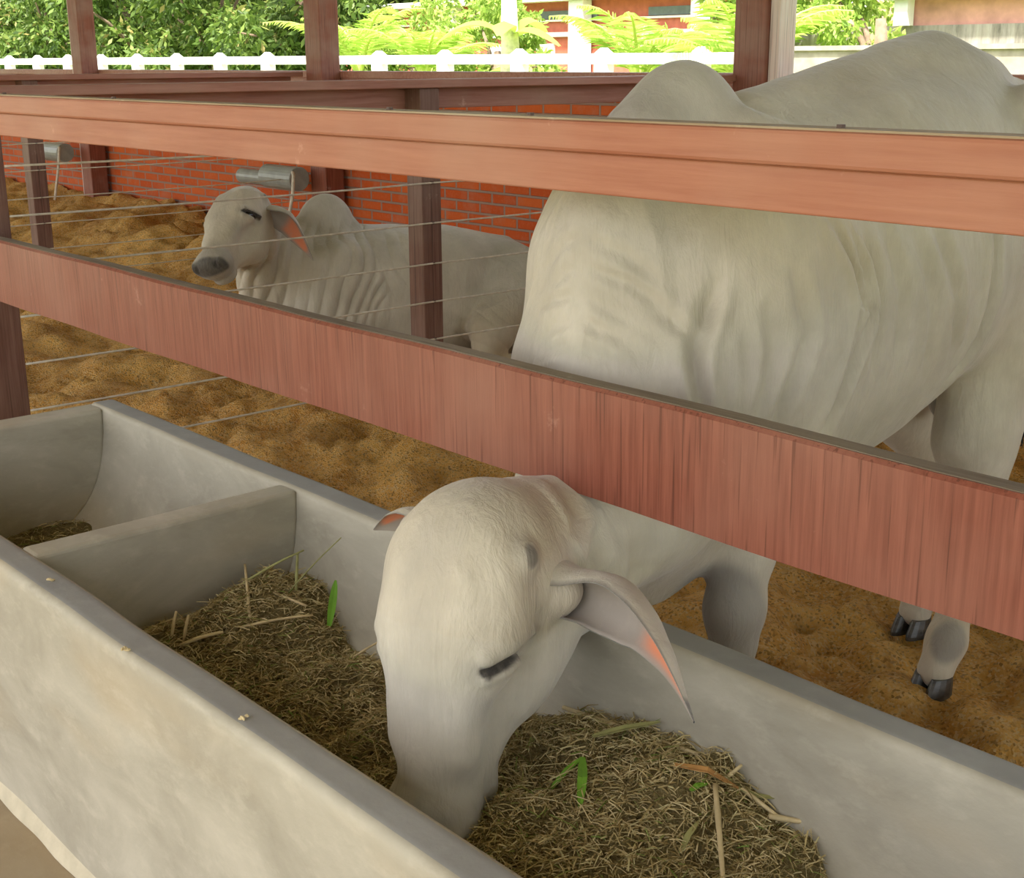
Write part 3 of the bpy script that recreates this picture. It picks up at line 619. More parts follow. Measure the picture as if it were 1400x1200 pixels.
F.ell((-1.72, 2.66, .67), (.035, .09, .055), None, .05)                    # sheath
F.ell((-1.745, 3.08, .68), (.05, .05, .10), None, .03)                     # scrotum
F.chain([(-1.77, 3.46, 1.34), (-1.77, 3.535, 1.22), (-1.765, 3.54, .95), (-1.76, 3.52, .66)], [.045, .034, .022, .016], .03)
def creases(P, lines, warp=.012, seed=1, W=(1, 1, 1)):
    r = np.zeros(len(P)); wp = np.stack([vnoise(P, 6, seed), vnoise(P, 6, seed + 1), vnoise(P, 6, seed + 2)], -1) * warp
    W = A(*W); Q = (P + wp) * W
    for pts, amp, wd in lines:
        dm = np.full(len(P), 9.); tt = np.zeros(len(P))
        pts = np.array(pts, float) * W
        for i in range(len(pts) - 1):
            a, b = pts[i], pts[i + 1]; ba = b - a; t = np.clip((Q - a) @ ba / (ba @ ba), 0, 1); d_ = np.linalg.norm(Q - a - t[:, None] * ba, axis=1); m = d_ < dm; dm[m] = d_[m]; tt[m] = (i + t[m]) / (len(pts) - 1)
        e = np.clip(np.minimum(tt, 1 - tt) * 5, 0, 1)
        x = dm / wd; r += amp * e * (-np.exp(-x ** 2) + .55 * np.exp(-(x - 1.9) ** 2))
    return r
def disp1(P, N):
    x, y, z = P.T; side = ss((x + 1.62) / .12)
    r = .0025 * fbm(P, 7, 3, 5)
    # loose skin folds running down behind the shoulder
    lines = [([(-1.4, 1.979, 1.27), (-1.4, 2.06, 1.154), (-1.4, 2.101, 1.076), (-1.4, 2.077, 1.004), (-1.4, 2.036, .919), (-1.4, 1.985, .76)], .012, .013),
             ([(-1.39, 2.026, 1.25), (-1.39, 2.104, 1.136), (-1.39, 2.134, 1.051), (-1.39, 2.097, .98), (-1.39, 2.048, .903), (-1.39, 2.0, .78)], .012, .012),
             ([(-1.39, 2.01, 1.25), (-1.39, 2.075, 1.14), (-1.39, 2.115, 1.063), (-1.39, 2.088, .99), (-1.39, 2.04, .90)], .007, .009),
             ([(-1.4, 1.892, 1.171), (-1.4, 1.927, 1.039), (-1.4, 1.90, .956), (-1.4, 1.871, .84)], .009, .016),
             ([(-1.37, 2.131, 1.22), (-1.37, 2.174, 1.071), (-1.37, 2.165, .90)], .007, .014), ([(-1.37, 2.20, 1.22), (-1.37, 2.25, 1.07), (-1.37, 2.25, .90)], .006, .014),
             ([(-1.38, 2.348, 1.20), (-1.38, 2.444, 1.038), (-1.38, 2.471, .88)], .007, .018), ([(-1.38, 2.28, 1.20), (-1.38, 2.35, 1.038), (-1.38, 2.37, .85)], .006, .016),
             ([(-1.42, 2.62, 1.25), (-1.42, 2.618, .987), (-1.42, 2.599, .911), (-1.42, 2.50, .80)], .014, .022), ([(-1.42, 1.834, 1.105), (-1.42, 1.852, 1.018), (-1.42, 1.825, .88)], .006, .014),
             ([(-1.47, 1.765, 1.15), (-1.47, 1.742, 1.054), (-1.47, 1.719, .987), (-1.47, 1.712, .86)], .012, .011), ([(-1.5, 1.676, 1.12), (-1.5, 1.72, 1.031), (-1.5, 1.72, .952), (-1.5, 1.731, .86)], .006, .012),
             ([(-1.46, 1.80, 1.06), (-1.46, 1.805, .975), (-1.46, 1.787, .86)], .005, .012)]
    lines = [(a_, b_ * 1.35, c_) for a_, b_, c_ in lines]
    r += creases(P, lines, .014, 1, (.2, 1, 1)) * (z > .3) * ss((x + 1.66) / .08)
    lines = []
    for i_, z0 in enumerate((1.20, 1.15, 1.10, 1.055, 1.01, .965, .92, .88)):
        o_ = .012 * math.sin(i_ * 2.3)
        lines.append(([(-1.65, 1.64, z0 + .015), (-1.58 + o_, 1.67, z0 - .012), (-1.52 + o_, 1.72, z0 - .065 + o_)], .0042 + .1 * o_, .0095))
        lines.append(([(-1.66, 1.64, z0 + .015), (-1.72 + o_, 1.66, z0 - .012), (-1.77 + o_, 1.72, z0 - .065 - o_)], .0042 - .1 * o_, .0095))
    r += creases(P, lines, .016, 5, (1, .2, 1)) * (z > .7) * ss((1.78 - y) / .05)
    lines = [([(-1.677, 1.45, .773), (-1.566, 1.45, .771), (-1.501, 1.45, .74), (-1.453, 1.45, .67)], .010, .010), ([(-1.642, 1.45, .79), (-1.533, 1.45, .773), (-1.461, 1.45, .734), (-1.422, 1.45, .67)], .010, .010),
             ([(-1.60, 1.45, .80), (-1.50, 1.45, .79), (-1.43, 1.45, .75), (-1.39, 1.45, .68)], .006, .010), ([(-1.459, 1.6, .74), (-1.472, 1.6, .644), (-1.462, 1.6, .50)], .010, .012), ([(-1.429, 1.6, .74), (-1.449, 1.6, .65), (-1.446, 1.6, .50)], .012, .012), ([(-1.399, 1.6, .731), (-1.419, 1.6, .677), (-1.425, 1.6, .56)], .010, .012)]
    hd = np.linalg.norm((H1.loc(P) - A(.22, 0, -.10)) / A(.28, .16, .17), axis=1) < 1
    lines = [(a_, b_ * 1.5, c_) for a_, b_, c_ in lines]
    r += creases(P, lines, .012, 9, (1, .3, 1)) * (z > .4) * (z < .85) * ss((y - 1.22) / .06) * ss((1.95 - y) / .1) * (~hd)
    # flank and rump shallow hollows
    r += -.018 * bump3(P, (-1.44, 2.72, 1.20), (.15, .16, .2)) - .010 * bump3(P, (-1.48, 3.05, 1.2), (.12, .07, .2))
    return r
def paint1(P, N):
    x, y, z = P.T; g, d, nh = head_paint(P, H1, None)
    g = np.maximum(g, .85 * ss(2.2 * bump3(P, (-1.56, 1.96, .38), (.13, .11, .17)))); g = np.maximum(g, .55 * bump3(P, (-1.80, 1.88, .40), (.12, .07, .16)))
    g = np.maximum(g, .9 * ss(2 * bump3(P, (-1.47, 2.72, .15), (.075, .08, .075)))); g = np.maximum(g, .7 * bump3(P, (-1.72, 3.08, .10), (.08, .08, .08)))
    g = np.maximum(g, .35 * bump3(P, (-1.70, 1.90, 1.38), (.2, .25, .2))); g = np.maximum(g, .30 * bump3(P, (-1.6, 1.75, 1.1), (.25, .2, .35)))
    g = np.maximum(g, .22 * bump3(P, (-1.6, 2.9, 1.4), (.4, .5, .2)))
    tn = .55 * ss((.75 - z) / .5) * ss((y - 1.6) / .1) * (1 - nh) + .45 * bump3(P, (-1.45, 2.0, 1.25), (.2, .3, .22)) + .35 * bump3(P, (-1.5, 3.0, .9), (.2, .35, .35)) + .22 * nh * (H1.loc(P)[:, 0] < .18) + .4 * bump3(P, (-1.7, 2.45, 1.46), (.2, .3, .06))
    d = np.maximum(d, .85 * bump3(P, (-1.71, 2.585, .665), (.05, .05, .05)) ** .5); d = np.maximum(d, .8 * bump3(P, (-1.74, 3.06, .64), (.055, .05, .09)) ** .5)
    return {'grey': g * .9, 'tan': tn * (.6 + .4 * vnoise(P, 9, 4)), 'dark': d, 'pink': g * 0}
body = make_body(F, (-2.15, 1.0, -.05), (-1.2, 3.62, 1.60), .0095, B, disp1, paint1)
toCam = nrm(CPOS - H1.o)
# left (near) ear and right (far) ear
e1 = ear(H1.p(.112, .105, -.150), (-1.045, 1.262, .632), -.70 * CR - .60 * CU + .44 * toCam, .064, B, .014, A(0.010, 0.008, .018), .33, 0., basew=.78)
e2 = ear(H1.p(.085, -.098, -.115), (-1.775, 1.26, .715), .1 * CR - .75 * CU + .55 * toCam, .042, B, .01, A(0, 0, .012), .30, 0.)
join_into(body, [e1, e2])
def eyes(H, parent):
    for g in (-1, 1):
        c = H.p(.205, g * (.087 if g > 0 else .076), -.044); mb = MB(); n1, n2 = 12, 16; P = np.zeros((n1, n2 + 1, 3)); dr = nrm(H.p(.186, g * .113, -.080) - H.p(.222, g * .100, -.008)); o_ = nrm(np.cross(dr, H.a)); u_ = np.cross(o_, dr)
        for i in range(n1):
            for j in range(n2 + 1):
                th = math.pi * i / (n1 - 1); ph = 2 * math.pi * j / n2; P[i, j] = c + H.s * (u_ * math.sin(th) * math.cos(ph) * .020 + dr * math.cos(th) * .036 + o_ * math.sin(th) * math.sin(ph) * .021)
        eo = mb.grid(P).build('eye', M['eye'], parent, smooth=True)
        mb = MB()
        for i in range(20):
            t_ = i / 19; p0 = H.p(.212 - .036 * t_, g * (.103 + .013 * t_), -.006 - .072 * t_); mb.tube([p0, p0 + H.s * (H.l * g * .004 + H.a * .004), p0 + H.s * (H.l * g * .006 + H.a * .010 - H.n * .003)], [.0009, .0007, .0003], 4)
        mb.build('eyelash', M['lash'], eo, L=A(*parent.location))
def hoof(x, y, z, parent, ang=0., sc_=1.):
    ca, sa = math.cos(ang), math.sin(ang)
    for g in (-1, 1):
        pr_ = []
        n_ = 14
        for (zz, f_, wv, fo) in ((0, 1.06, 1.04, 0.), (.010, 1.04, 1.03, .0), (.028, .92, .96, -.006), (.046, .80, .84, -.012)):
            ring = []
            for j in range(n_):
                a = 2 * math.pi * j / n_; yy = -math.cos(a) * .046 * f_ - fo; xx = math.sin(a) * .0215 * wv * (1.0 - .35 * max(0, math.cos(a)) ** 2)
                if math.cos(a) < 0: xx *= 1.05
                ring.append((xx + g * .0218, yy - .01, zz))
            pr_.append(ring)
        P = np.array(pr_) * sc_; Q = P.copy(); Q[..., 0] = P[..., 0] * ca - P[..., 1] * sa + x; Q[..., 1] = P[..., 0] * sa + P[..., 1] * ca + y; Q[..., 2] = P[..., 2] + z
        Q = np.concatenate([Q, Q[:, :1]], 1); mb = MB().grid(Q); mb.add(Q[0, :-1], [tuple(range(n_))[::-1]]); mb.add(Q[-1, :-1], [tuple(range(n_))]); mb.build('hoof', M['hoof'], parent, smooth=False, bevel=.003)
for x, y, z in ((-1.575, 1.985, -.02), (-1.80, 1.895, -.02), (-1.516, 2.735, .0), (-1.765, 3.05, -.02)): hoof(x, y, float(z) + .0, B, 0, 1.08)
mb = MB()
for i in range(60):
    p = A(-1.76, 3.52, .68) + rng.normal(0, .006, 3); mb.tube([p, p + A(rng.normal(0, .015), rng.normal(0, .015), -.1), p + A(rng.normal(0, .03), rng.normal(0, .03), -.24)], [.003, .003, .001], 4)
mb.build('tail_tuft', M['lash'], B)

# ------------------------------------------------------------------ lying bull
B2 = thing('bull', (-5.2, 4.1, 0), 'white humped bull lying on the bedding behind the wire fence, head raised to the left', 'bull', 'white humped bulls in the pens')
F = Field()
f2 = nrm((-.30, -.954, 0)); s2 = nrm((.954, -.30, 0)); O2 = A(-5.36, 3.62, .03)
def L2(x, y, z): return tuple(O2 + f2 * x + s2 * y + A(0, 0, z))
keys = [(-1.26, .34, .04, .10, 0), (-1.12, .44, .0, .22, 0), (-.92, .575, -.03, .30, 0), (-.6, .645, -.03, .34, 0), (-.3, .665, -.03, .34, 0), (0, .68, -.02, .31, 0), (.18, .62, .02, .25, 0), (.32, .5, .10, .15, 0)]
F.loft(O2 , f2, s2, None, [(a, b + .03, c + .03, d, e) for a, b, c, d, e in keys], .06, 2.3)
F.ell(L2(.03, 0, .70), (.14, .085, .16), np.array([f2, s2, (0, 0, 1)]), .05)
H2 = Head((-5.418, 3.160, .950), (-5.232, 2.905, .762), 55, 1.02, 1.16)
nk = tuple(H2.p(.06, 0, -.13))
F.chain([L2(.10, 0, .42), L2(.26, .0, .55), nk], [.22, .165, .105], .09)
F.chain([L2(.22, 0, .25), L2(.36, 0, .42), tuple(H2.p(.17, 0, -.19))], [.09, .09, .07], .08)
F.ell(L2(.27, 0, .22), (.14, .05, .2), np.array([f2, s2, (0, 0, 1)]), .07)
add_head(F, H2, .010, .012)
H2.ell(F, (.470, 0, -.075), (.050, .078, .060), .03)
for g in (-1, 1):
    F.ell(L2(.02, g * .2, .38), (.2, .12, .26), np.array([f2, s2, (0, 0, 1)]), .07)
    F.chain([L2(.05, g * .22, .28), L2(.30, g * .25, .16), L2(.36, g * .24, .08)], [.10, .06, .055], .04); F.chain([L2(.36, g * .24, .06), L2(.12, g * .26, .03)], [.05, .035], .03)
    F.ell(L2(-.86, g * .20, .53), (.07, .07, .06), np.array([f2, s2, (0, 0, 1)]), .08)
F.ell(L2(-.92, .25, .30), (.24, .14, .26), np.array([f2, s2, (0, 0, 1)]), .07)
F.chain([L2(-.85, .30, .35), L2(-.66, .42, .20), L2(-.60, .46, .08)], [.15, .10, .055], .06)
F.chain([L2(-.92, .40, .20), L2(-.84, .48, .07), L2(-.62, .50, .02)], [.09, .055, .038], .05)
F.ell(L2(-.9, -.25, .25), (.24, .12, .24), np.array([f2, s2, (0, 0, 1)]), .07)
def disp2(P, N):
    q = P - O2; t = q @ f2; s_ = q @ s2; z = q[:, 2]; r = .003 * fbm(P, 7, 3, 5)
    hd = np.linalg.norm((H2.loc(P) - A(.24, 0, -.08)) / A(.27, .17, .17), axis=1) < 1
    # strongly wrinkled neck skin: folds hanging down
    m = ss((t + .20) / .10) * ss((.60 - t) / .1) * ss((z - .02) / .1) * ss((.78 - z) / .12) * (~hd)
    ph = (t + .30 * (z - .4)) / .030 + 1.5 * vnoise(P * A(1, 1, .6), 5, 7) + .7 * vnoise(P * A(1, 1, .5), 11, 17); w_ = np.abs(np.sin(ph * math.pi * .5)); am = .5 + .5 * vnoise(P * A(1, 1, .45), 9, 8)
    r = r + m * .019 * (w_ ** .7 - .6) * np.clip(am * 1.6, .25, 1)
    m = ss((-.10 - t) / .06) * ss((t + .44) / .1) * ss((s_ - .1) / .1)
    ph = (t - .25 * (z - .3)) / .036 + 1.2 * vnoise(P, 5, 11); w_ = np.abs(np.sin(ph * math.pi * .5)); r = r + m * .010 * (w_ ** .7 - .7) * np.clip(.5 + vnoise(P * A(1, 1, .4), 8, 28), 0, 1)
    m = bump3(P, L2(-.62, .42, .15), .22); ph = (t * .7 - z) / .035 + .8 * vnoise(P, 6, 12); r = r + m * .010 * (np.sqrt(np.abs(np.sin(ph * 1.57))) - .6)
    r += -.02 * bump3(P, L2(-.68, .34, .42), (.12, .12, .16))
    return r
def paint2(P, N):
    q = P - O2; t = q @ f2; z = q[:, 2]; g, d, nh = head_paint(P, H2, None); ql = H2.loc(P)
    g = np.maximum(g, .4 * bump3(P, L2(.0, 0, .72), .3)); g = np.maximum(g, .35 * bump3(P, L2(.2, .2, .45), .35)); g = np.maximum(g, .3 * bump3(P, L2(-.8, .3, .5), .3))
    d = np.maximum(d, .9 * ss((ql[:, 0] - .492) / .015) * nh * ss((ql[:, 2] + .10) / .02))
    tn = .7 * ss((-.35 - t) / .3) * ss((.45 - z) / .25) + .4 * ss((.3 - z) / .3) + .25 * nh
    return {'grey': g * .85, 'tan': tn * (.65 + .35 * vnoise(P, 8, 4)), 'dark': d, 'pink': g * 0}
body2 = make_body(F, (-6.05, 2.7, -.06), (-4.4, 5.05, 1.10), .0115, B2, disp2, paint2)
tc2 = nrm(CPOS - H2.o)
e1 = ear(H2.p(.085, .10, -.11), (-5.072, 3.316, 0.628), -.50 * CR - .45 * CU + .6 * tc2, .062, B2, .012, A(0, 0, .015), .25)
e2 = ear(H2.p(.075, -.095, -.11), H2.p(.075, -.095, -.11) + A(-.22, .03, -.12), -.3 * CU + .8 * tc2, .045, B2, .012, A(0, 0, .015), .25)
join_into(body2, [e1, e2]); eyes(H2, B2)
p_ = L2(-.56, .50, .0); hoof(p_[0], p_[1], .03, B2, .3)

# ------------------------------------------------------------------ drinking pipes and ropes on the roof posts
for i, (xa, xb, lb) in enumerate(((-12.75, -11.95, 'small grey plastic pipe fixed to the far left roof post under the rail'), (-8.83, -8.05, 'grey plastic pipe with a thicker end above the lying bull head'))):
    z = .70; t = thing('plastic_pipe', (xb, 5.2, z), lb, 'pipe', 'grey pipes on the roof posts')
    MB().tube([(xa, 5.18, z - .02), (xb - .2, 5.18, z - .02)], .055, 20).build('pipe', M['pvc'], t, smooth=False)
    MB().tube([(xb - .42, 5.18, z), (xb, 5.18, z)], .085, 24).build('coupling', M['pvc'], t, bevel=.006)
    MB().box(xb - .25, xb - .2, 5.18, 5.32, z - .02, z + .02).build('bracket', M['bolt'], t)
    q = np.array([(xb + .01, 5.12, z + .05), (xb + .05, 5.10, z + .03), (xb + .06, 5.08, z - .10), (xb + .02, 5.06, z - .27), (xb - .03, 5.05, z - .42)])
    tt = np.linspace(0, 1, 20); Pm = np.stack([np.interp(tt, np.linspace(0, 1, 5), q[:, k]) for k in range(3)], -1)
    tag(MB().tube(Pm, .012, 8).build('rope', M['rope'], smooth=True, L=q[0]), ['pale rope hanging from the pipe at the far left roof post', 'pale rope looped over the pipe and hanging behind the lying bull neck'][i], 'rope', 'ropes on the pipes')

# ------------------------------------------------------------------ loose stalks lying on the feed
def on(x, y, d=.006):
    return (x, y, float(feedz(np.array([x]), np.array([y]))[0]) + d)
stalk('straw_stalk', on(-1.545, 1.50, .03), on(-1.245, 1.520, .012), .0042, M['straw'], 'long pale stalk leaning on the far trough wall below the ear tip', bend=.0)
strip('dry_leaf', [on(-1.403, 1.43, .012), on(-1.375, 1.48, .026), on(-1.34, 1.53, .030)], .0085, M['olive'], 'broad olive dry leaf lying across the long pale stalk under the ear', 'leaf')
strip('dry_leaf', [on(-1.225, 1.435, .012), on(-1.18, 1.465, .018), on(-1.145, 1.50, .014)], .0085, M['husk'], 'orange brown dry leaf on the right feed heap', 'leaf')
strip('dry_leaf', [on(-1.145, 1.50, .014), on(-1.12, 1.52, .012), on(-1.10, 1.535, .012)], .006, M['olive'], 'greyish dry leaf tip touching the orange brown leaf at its right end', 'leaf')
stalk('straw_stalk', on(-1.085, 1.50, .02), on(-1.04, 1.535, .02), .0045, M['straw'], 'stubby pale stalk lying highest on the far trough wall at the right', bend=0)
stalk('straw_stalk', on(-1.157, 1.455, .010), on(-1.03, 1.325, .008), .0042, M['straw'], 'straight pale stalk pointing down the middle of the right feed heap', bend=.002)
stalk('straw_stalk', on(-1.144, 1.505, .012), on(-1.072, 1.515, .012), .0035, M['straw'], 'pale stalk slanting down to the stubby stalk on the right heap', bend=0)
stalk('straw_stalk', on(-1.168, 1.495, .008), on(-1.165, 1.53, .026), .003, M['straw'], 'short pale straw poking up behind the orange brown leaf', bend=0)
strip('grass_blade', [on(-1.383, 1.388, .020), on(-1.339, 1.344, .022), on(-1.295, 1.295, .006)], .008, M['green'], 'bright green grass blade bent on the right feed heap', 'grass blade')
strip('grass_blade', [on(-1.40, 1.33, .004), on(-1.392, 1.36, .016), on(-1.383, 1.388, .020)], .006, M['green'], 'smaller green blade joining the bent green blade on the right heap', 'grass blade')
strip('grass_blade', [on(-1.172, 1.414, .010), on(-1.170, 1.43, .016), on(-1.168, 1.449, .010)], .006, M['green'], 'short green blade left of the vertical pale stalk on the right heap', 'grass blade')
strip('grass_blade', [on(-1.117, 1.329, .008), on(-1.128, 1.36, .014), on(-1.136, 1.393, .008)], .005, M['olive'], 'long olive green blade low on the right heap beside the vertical stalk', 'grass blade')
strip('grass_blade', [(-2.19, 1.43, .345), (-2.183, 1.437, .40), (-2.180, 1.445, .448)], .0085, M['green'], 'upright bright green blade on top of the left feed heap', 'grass blade', up=(.6, -.7, .3))
strip('dry_leaf', [on(-2.478, 1.10, .006), on(-2.474, 1.24, .010), on(-2.478, 1.37, .014)], .008, M['husk'], 'orange brown dry stem lying along the divider foot', 'leaf')
for p0, p1, r_, lb, mt in ((on(-2.40, 1.35), (-2.345, 1.475, .462), .0022, 'thin dark straw sticking up against the far wall, leftmost and tallest', 'olive'), (on(-2.33, 1.42), (-2.235, 1.50, .515), .0013, 'hair thin straw rising furthest right over the left heap', 'olive'),
                           (on(-2.33, 1.44), (-2.372, 1.475, .448), .0028, 'short straw standing upright at the back of the left heap', 'olive'), (on(-2.30, 1.28), on(-2.235, 1.42, .03), .0024, 'pale straw slanting across the front of the left heap', 'straw'),
                           (on(-2.43, 1.36, .015), on(-2.26, 1.42, .03), .0026, 'pale straw lying level near the top of the left heap', 'straw'), (on(-2.31, 1.31), (-2.44, 1.38, .425), .0028, 'bent brown straw at the left shoulder of the left heap', 'straw'),
                           (on(-2.34, 1.16, .01), on(-2.30, 1.24, .02), .0034, 'whitish straw lying at the lower left of the left heap', 'straw'), (on(-2.375, 1.16), on(-2.385, 1.18, .04), .0028, 'left whitish stub standing up at the lower left of the left heap', 'straw'),
                           (on(-2.352, 1.175), on(-2.36, 1.195, .04), .0028, 'right whitish stub standing up at the lower left of the left heap', 'straw'),
                           (on(-2.11, 1.42), (-2.05, 1.50, .352), .002, 'thin pale straw leaning right of the left heap beside the bull forehead', 'straw')):
    stalk('straw_stalk', p0, p1, r_ * 1.2, M[mt], lb)
tag(MB().tube([(-3.05, 2.52, .045), (-3.08, 2.60, .052), (-3.06, 2.68, .045)], [.015, .022, .008], 8).build('dung_lump', M['feedbase'], smooth=True, L=(-3.05, 2.6, .04)), 'small dark lump lying on the bedding behind the trough', 'lump')

# ------------------------------------------------------------------ outdoors
WF = 16.
t = thing('white_fence', (-25, WF, 0), 'low white painted concrete fence running outside behind the brick wall', 'fence')
for j, (z0, z1) in enumerate(((1.43, 1.60), (.98, 1.12), (.5, .62))):
    MB().box(-48, -12.6, WF - .05, WF + .05, z0, z1).build('rail', M['white'], t, bevel=.01)
for x in np.arange(-46.4, -12.5, 2.05):
    MB().box(x - .11, x + .11, WF - .12, WF + .12, -.25, 1.60).add(*[np.array([(x - .11, WF - .12, 1.6), (x + .11, WF - .12, 1.6), (x + .11, WF + .12, 1.6), (x - .11, WF + .12, 1.6), (x - .04, WF - .04, 1.69), (x + .04, WF - .04, 1.69), (x + .04, WF + .04, 1.69), (x - .04, WF + .04, 1.69)]), [(0, 1, 5, 4), (1, 2, 6, 5), (2, 3, 7, 6), (3, 0, 4, 7), (4, 5, 6, 7)]]).build('fence_post', M['white'], t)
def leaves(mb, c, rad, n_, size, droop=.5, asp=2.6):
    u = rng.normal(0, 1, (n_, 3)); u /= np.linalg.norm(u, axis=1)[:, None]; rr = rng.uniform(.55, 1, n_) ** .6
    P = A(*c) + u * rr[:, None] * A(*rad); keep = np.ones(n_, bool)
    d = rng.normal(0, 1, (n_, 3)) + u * .6; d[:, 2] -= droop * 1.6; d /= np.linalg.norm(d, axis=1)[:, None]; s_ = np.cross(d, rng.normal(0, 1, (n_, 3))); s_ /= np.linalg.norm(s_, axis=1)[:, None]
    L = size * rng.uniform(.7, 1.3, n_)[:, None]; W = L / asp / 2
    V = np.stack([P, P + d * L * .5 + s_ * W, P + d * L, P + d * L * .5 - s_ * W], 1); F_ = [(i * 4, i * 4 + 1, i * 4 + 2, i * 4 + 3) for i in range(n_)]
    r = np.clip(rng.normal(.5, .22, n_) + .1 * u[:, 2], 0, 1); mb.add(V.reshape(-1, 3), F_, np.repeat(r, 4))
def tree(x, y, z, rad, lb, nblob=26, nl=420, mat='mango', size=.26, name='mango_tree', group='leafy trees beyond the white fence'):
    t = thing(name, (x, y, -.2), lb, 'tree', group)
    tk = MB(); tk.tube([(x, y, -.3), (x + .1, y, z * .45), (x, y, z)], [.22, .17, .08], 10)
    mb = MB()
    for i in range(nblob):
        a = rng.uniform(0, 6.28); rr = math.sqrt(rng.uniform(0, 1)); cz = rng.uniform(-1, 1)
        c = (x + math.cos(a) * rad[0] * rr * math.sqrt(1 - cz * cz * .6), y + math.sin(a) * rad[1] * rr, z + cz * rad[2])
        leaves(mb, c, (rad[0] * .33, rad[1] * .33, rad[2] * .33), nl, size)
        if i % 3 == 0: tk.tube([(x + .05, y, z * .5), tuple((A(x, y, z * .5) + A(*c)) / 2 + A(0, 0, .2)), c], [.08, .05, .02], 6)
    tk.build('trunk', M['bark'], t, smooth=True); mb.build('foliage', M[mat], t, attr='rnd')
tree(-46.5, 20, 2.9, (3.2, 2.2, 1.75), 'dense mango tree at the far left edge beyond the white fence')
tree(-40.5, 20.5, 3.1, (3.2, 2.2, 1.9), 'dense mango tree behind the far left roof post')
tree(-35.2, 20, 3.0, (3.0, 2.2, 1.8), 'dense mango tree between the two left roof posts, left one')
tree(-30.6, 20, 3.0, (2.7, 2.2, 1.85), 'dense mango tree just left of the middle roof post')
tree(-51.8, 20.5, 3.2, (3.0, 2.2, 1.9), 'dense mango tree cut by the left frame edge, leftmost of the front row')
tree(-51, 30, 4.0, (7, 3, 3), 'tall dark tree further back at the far left', 44, 520, size=.5)
tree(-66, 31, 4.2, (6, 3, 3.4), 'tall dark tree furthest left in the back row of trees', 36, 520, size=.5)
tree(-44, 33, 4.2, (7, 3, 3), 'tall dark tree further back behind the mango trees', 44, 520, size=.5)
tree(-27.0, 21.5, 1.9, (1.9, 1.2, 1.5), 'yellow green bush right of the middle roof post behind the palms', 14, 420, 'bush', .18, 'garden_bush', 'garden bushes behind the white fence')
tree(-24.0, 21.0, 1.7, (1.5, 1.2, 1.2), 'yellow green bush left of the red brick house', 12, 420, 'bush', .18, 'garden_bush', 'garden bushes behind the white fence')
tree(-17.6, 21.0, 2.0, (1.8, 1.2, 1.5), 'yellow green bush right of the red brick house', 14, 420, 'bush', .18, 'garden_bush', 'garden bushes behind the white fence')
tree(-14.6, 20.5, 1.9, (1.4, 1.2, 1.3), 'yellow green bush left of the nearest roof post', 12, 420, 'bush', .18, 'garden_bush', 'garden bushes behind the white fence')
tree(-12.2, 18.6, 2.1, (1.2, .8, .8), 'loose climbing bush above the grey wall behind the bull back', 7, 260, 'bush', .16, 'garden_bush', 'garden bushes behind the white fence')
def palm(x, y, h, lb, nf=10, L=2.0, base=.9):
    t = thing('young_palm', (x, y, -.2), lb, 'palm', 'young palms behind the white fence')
    MB().tube([(x, y, -.3), (x + .03, y, base)], [.12, .09], 10).build('trunk', M['stem'], t, smooth=True)
    for i in range(nf):
        a = 2 * math.pi * i / nf + rng.uniform(-.25, .25); el = rng.uniform(.95, 1.45); k = np.linspace(0, 1, 10); Lf = L * rng.uniform(.8, 1.15)
        r_ = Lf * (np.cos(el) * k + .35 * k ** 2); zz = base + Lf * (np.sin(el) * k - .42 * k ** 2.6)
        P = np.stack([x + np.cos(a) * r_, y + np.sin(a) * r_, zz], -1); fr = MB(); fr.tube(P, np.linspace(.045, .010, 10), 5, col=1.)
        T = np.gradient(P, axis=0); T /= np.linalg.norm(T, axis=1)[:, None]
        for q in np.linspace(.18, .99, 30):
            p = np.array([np.interp(q, k, P[:, c]) for c in range(3)]); tt = np.array([np.interp(q, k, T[:, c]) for c in range(3)]); sd = nrm(np.cross(tt, (0, 0, 1)))
            ll = .55 * math.sin(min(1, q * 1.05) * math.pi * .9 + .25) * L / 2
            for g in (-1, 1):
                d = nrm(sd * g + tt * .7 + A(0, 0, -.25 + rng.uniform(-.15, .2))); w_ = tt * .022
                fr.add([p - w_, p + w_, p + d * ll * .55 + w_ * .9, p + d * ll - A(0, 0, .06), p + d * ll * .55 - w_ * .9], [(0, 1, 2, 3, 4)], rng.uniform(.3, 1))
        fr.build('frond', M['palm'], t, attr='rnd')
palm(-26.4, 18.8, 0, 'young palm just right of the middle roof post', 11, 2.5, 1.1); palm(-23.9, 18.8, 0, 'young palm with arching fronds left of the red brick house', 10, 2.2, 1.0)
palm(-17.2, 18.5, 0, 'young palm right of the red brick house above the bull hump', 11, 2.2, 1.0); palm(-15.2, 19.2, 0, 'young palm left of the nearest roof post', 9, 2.0, .9); palm(-13.55, 17.0, 0, 'young palm right of the nearest roof post', 10, 2.4, 1.0)
t = thing('banana_plant', (-20.9, 18.6, -.2), 'banana plant with a pale trunk in front of the red brick house', 'plant')
MB().tube([(-20.9, 18.6, -.3), (-20.85, 18.6, 1.5), (-20.9, 18.6, 3.1)], [.24, .20, .14], 12).build('trunk', M['stem'], t, smooth=True)
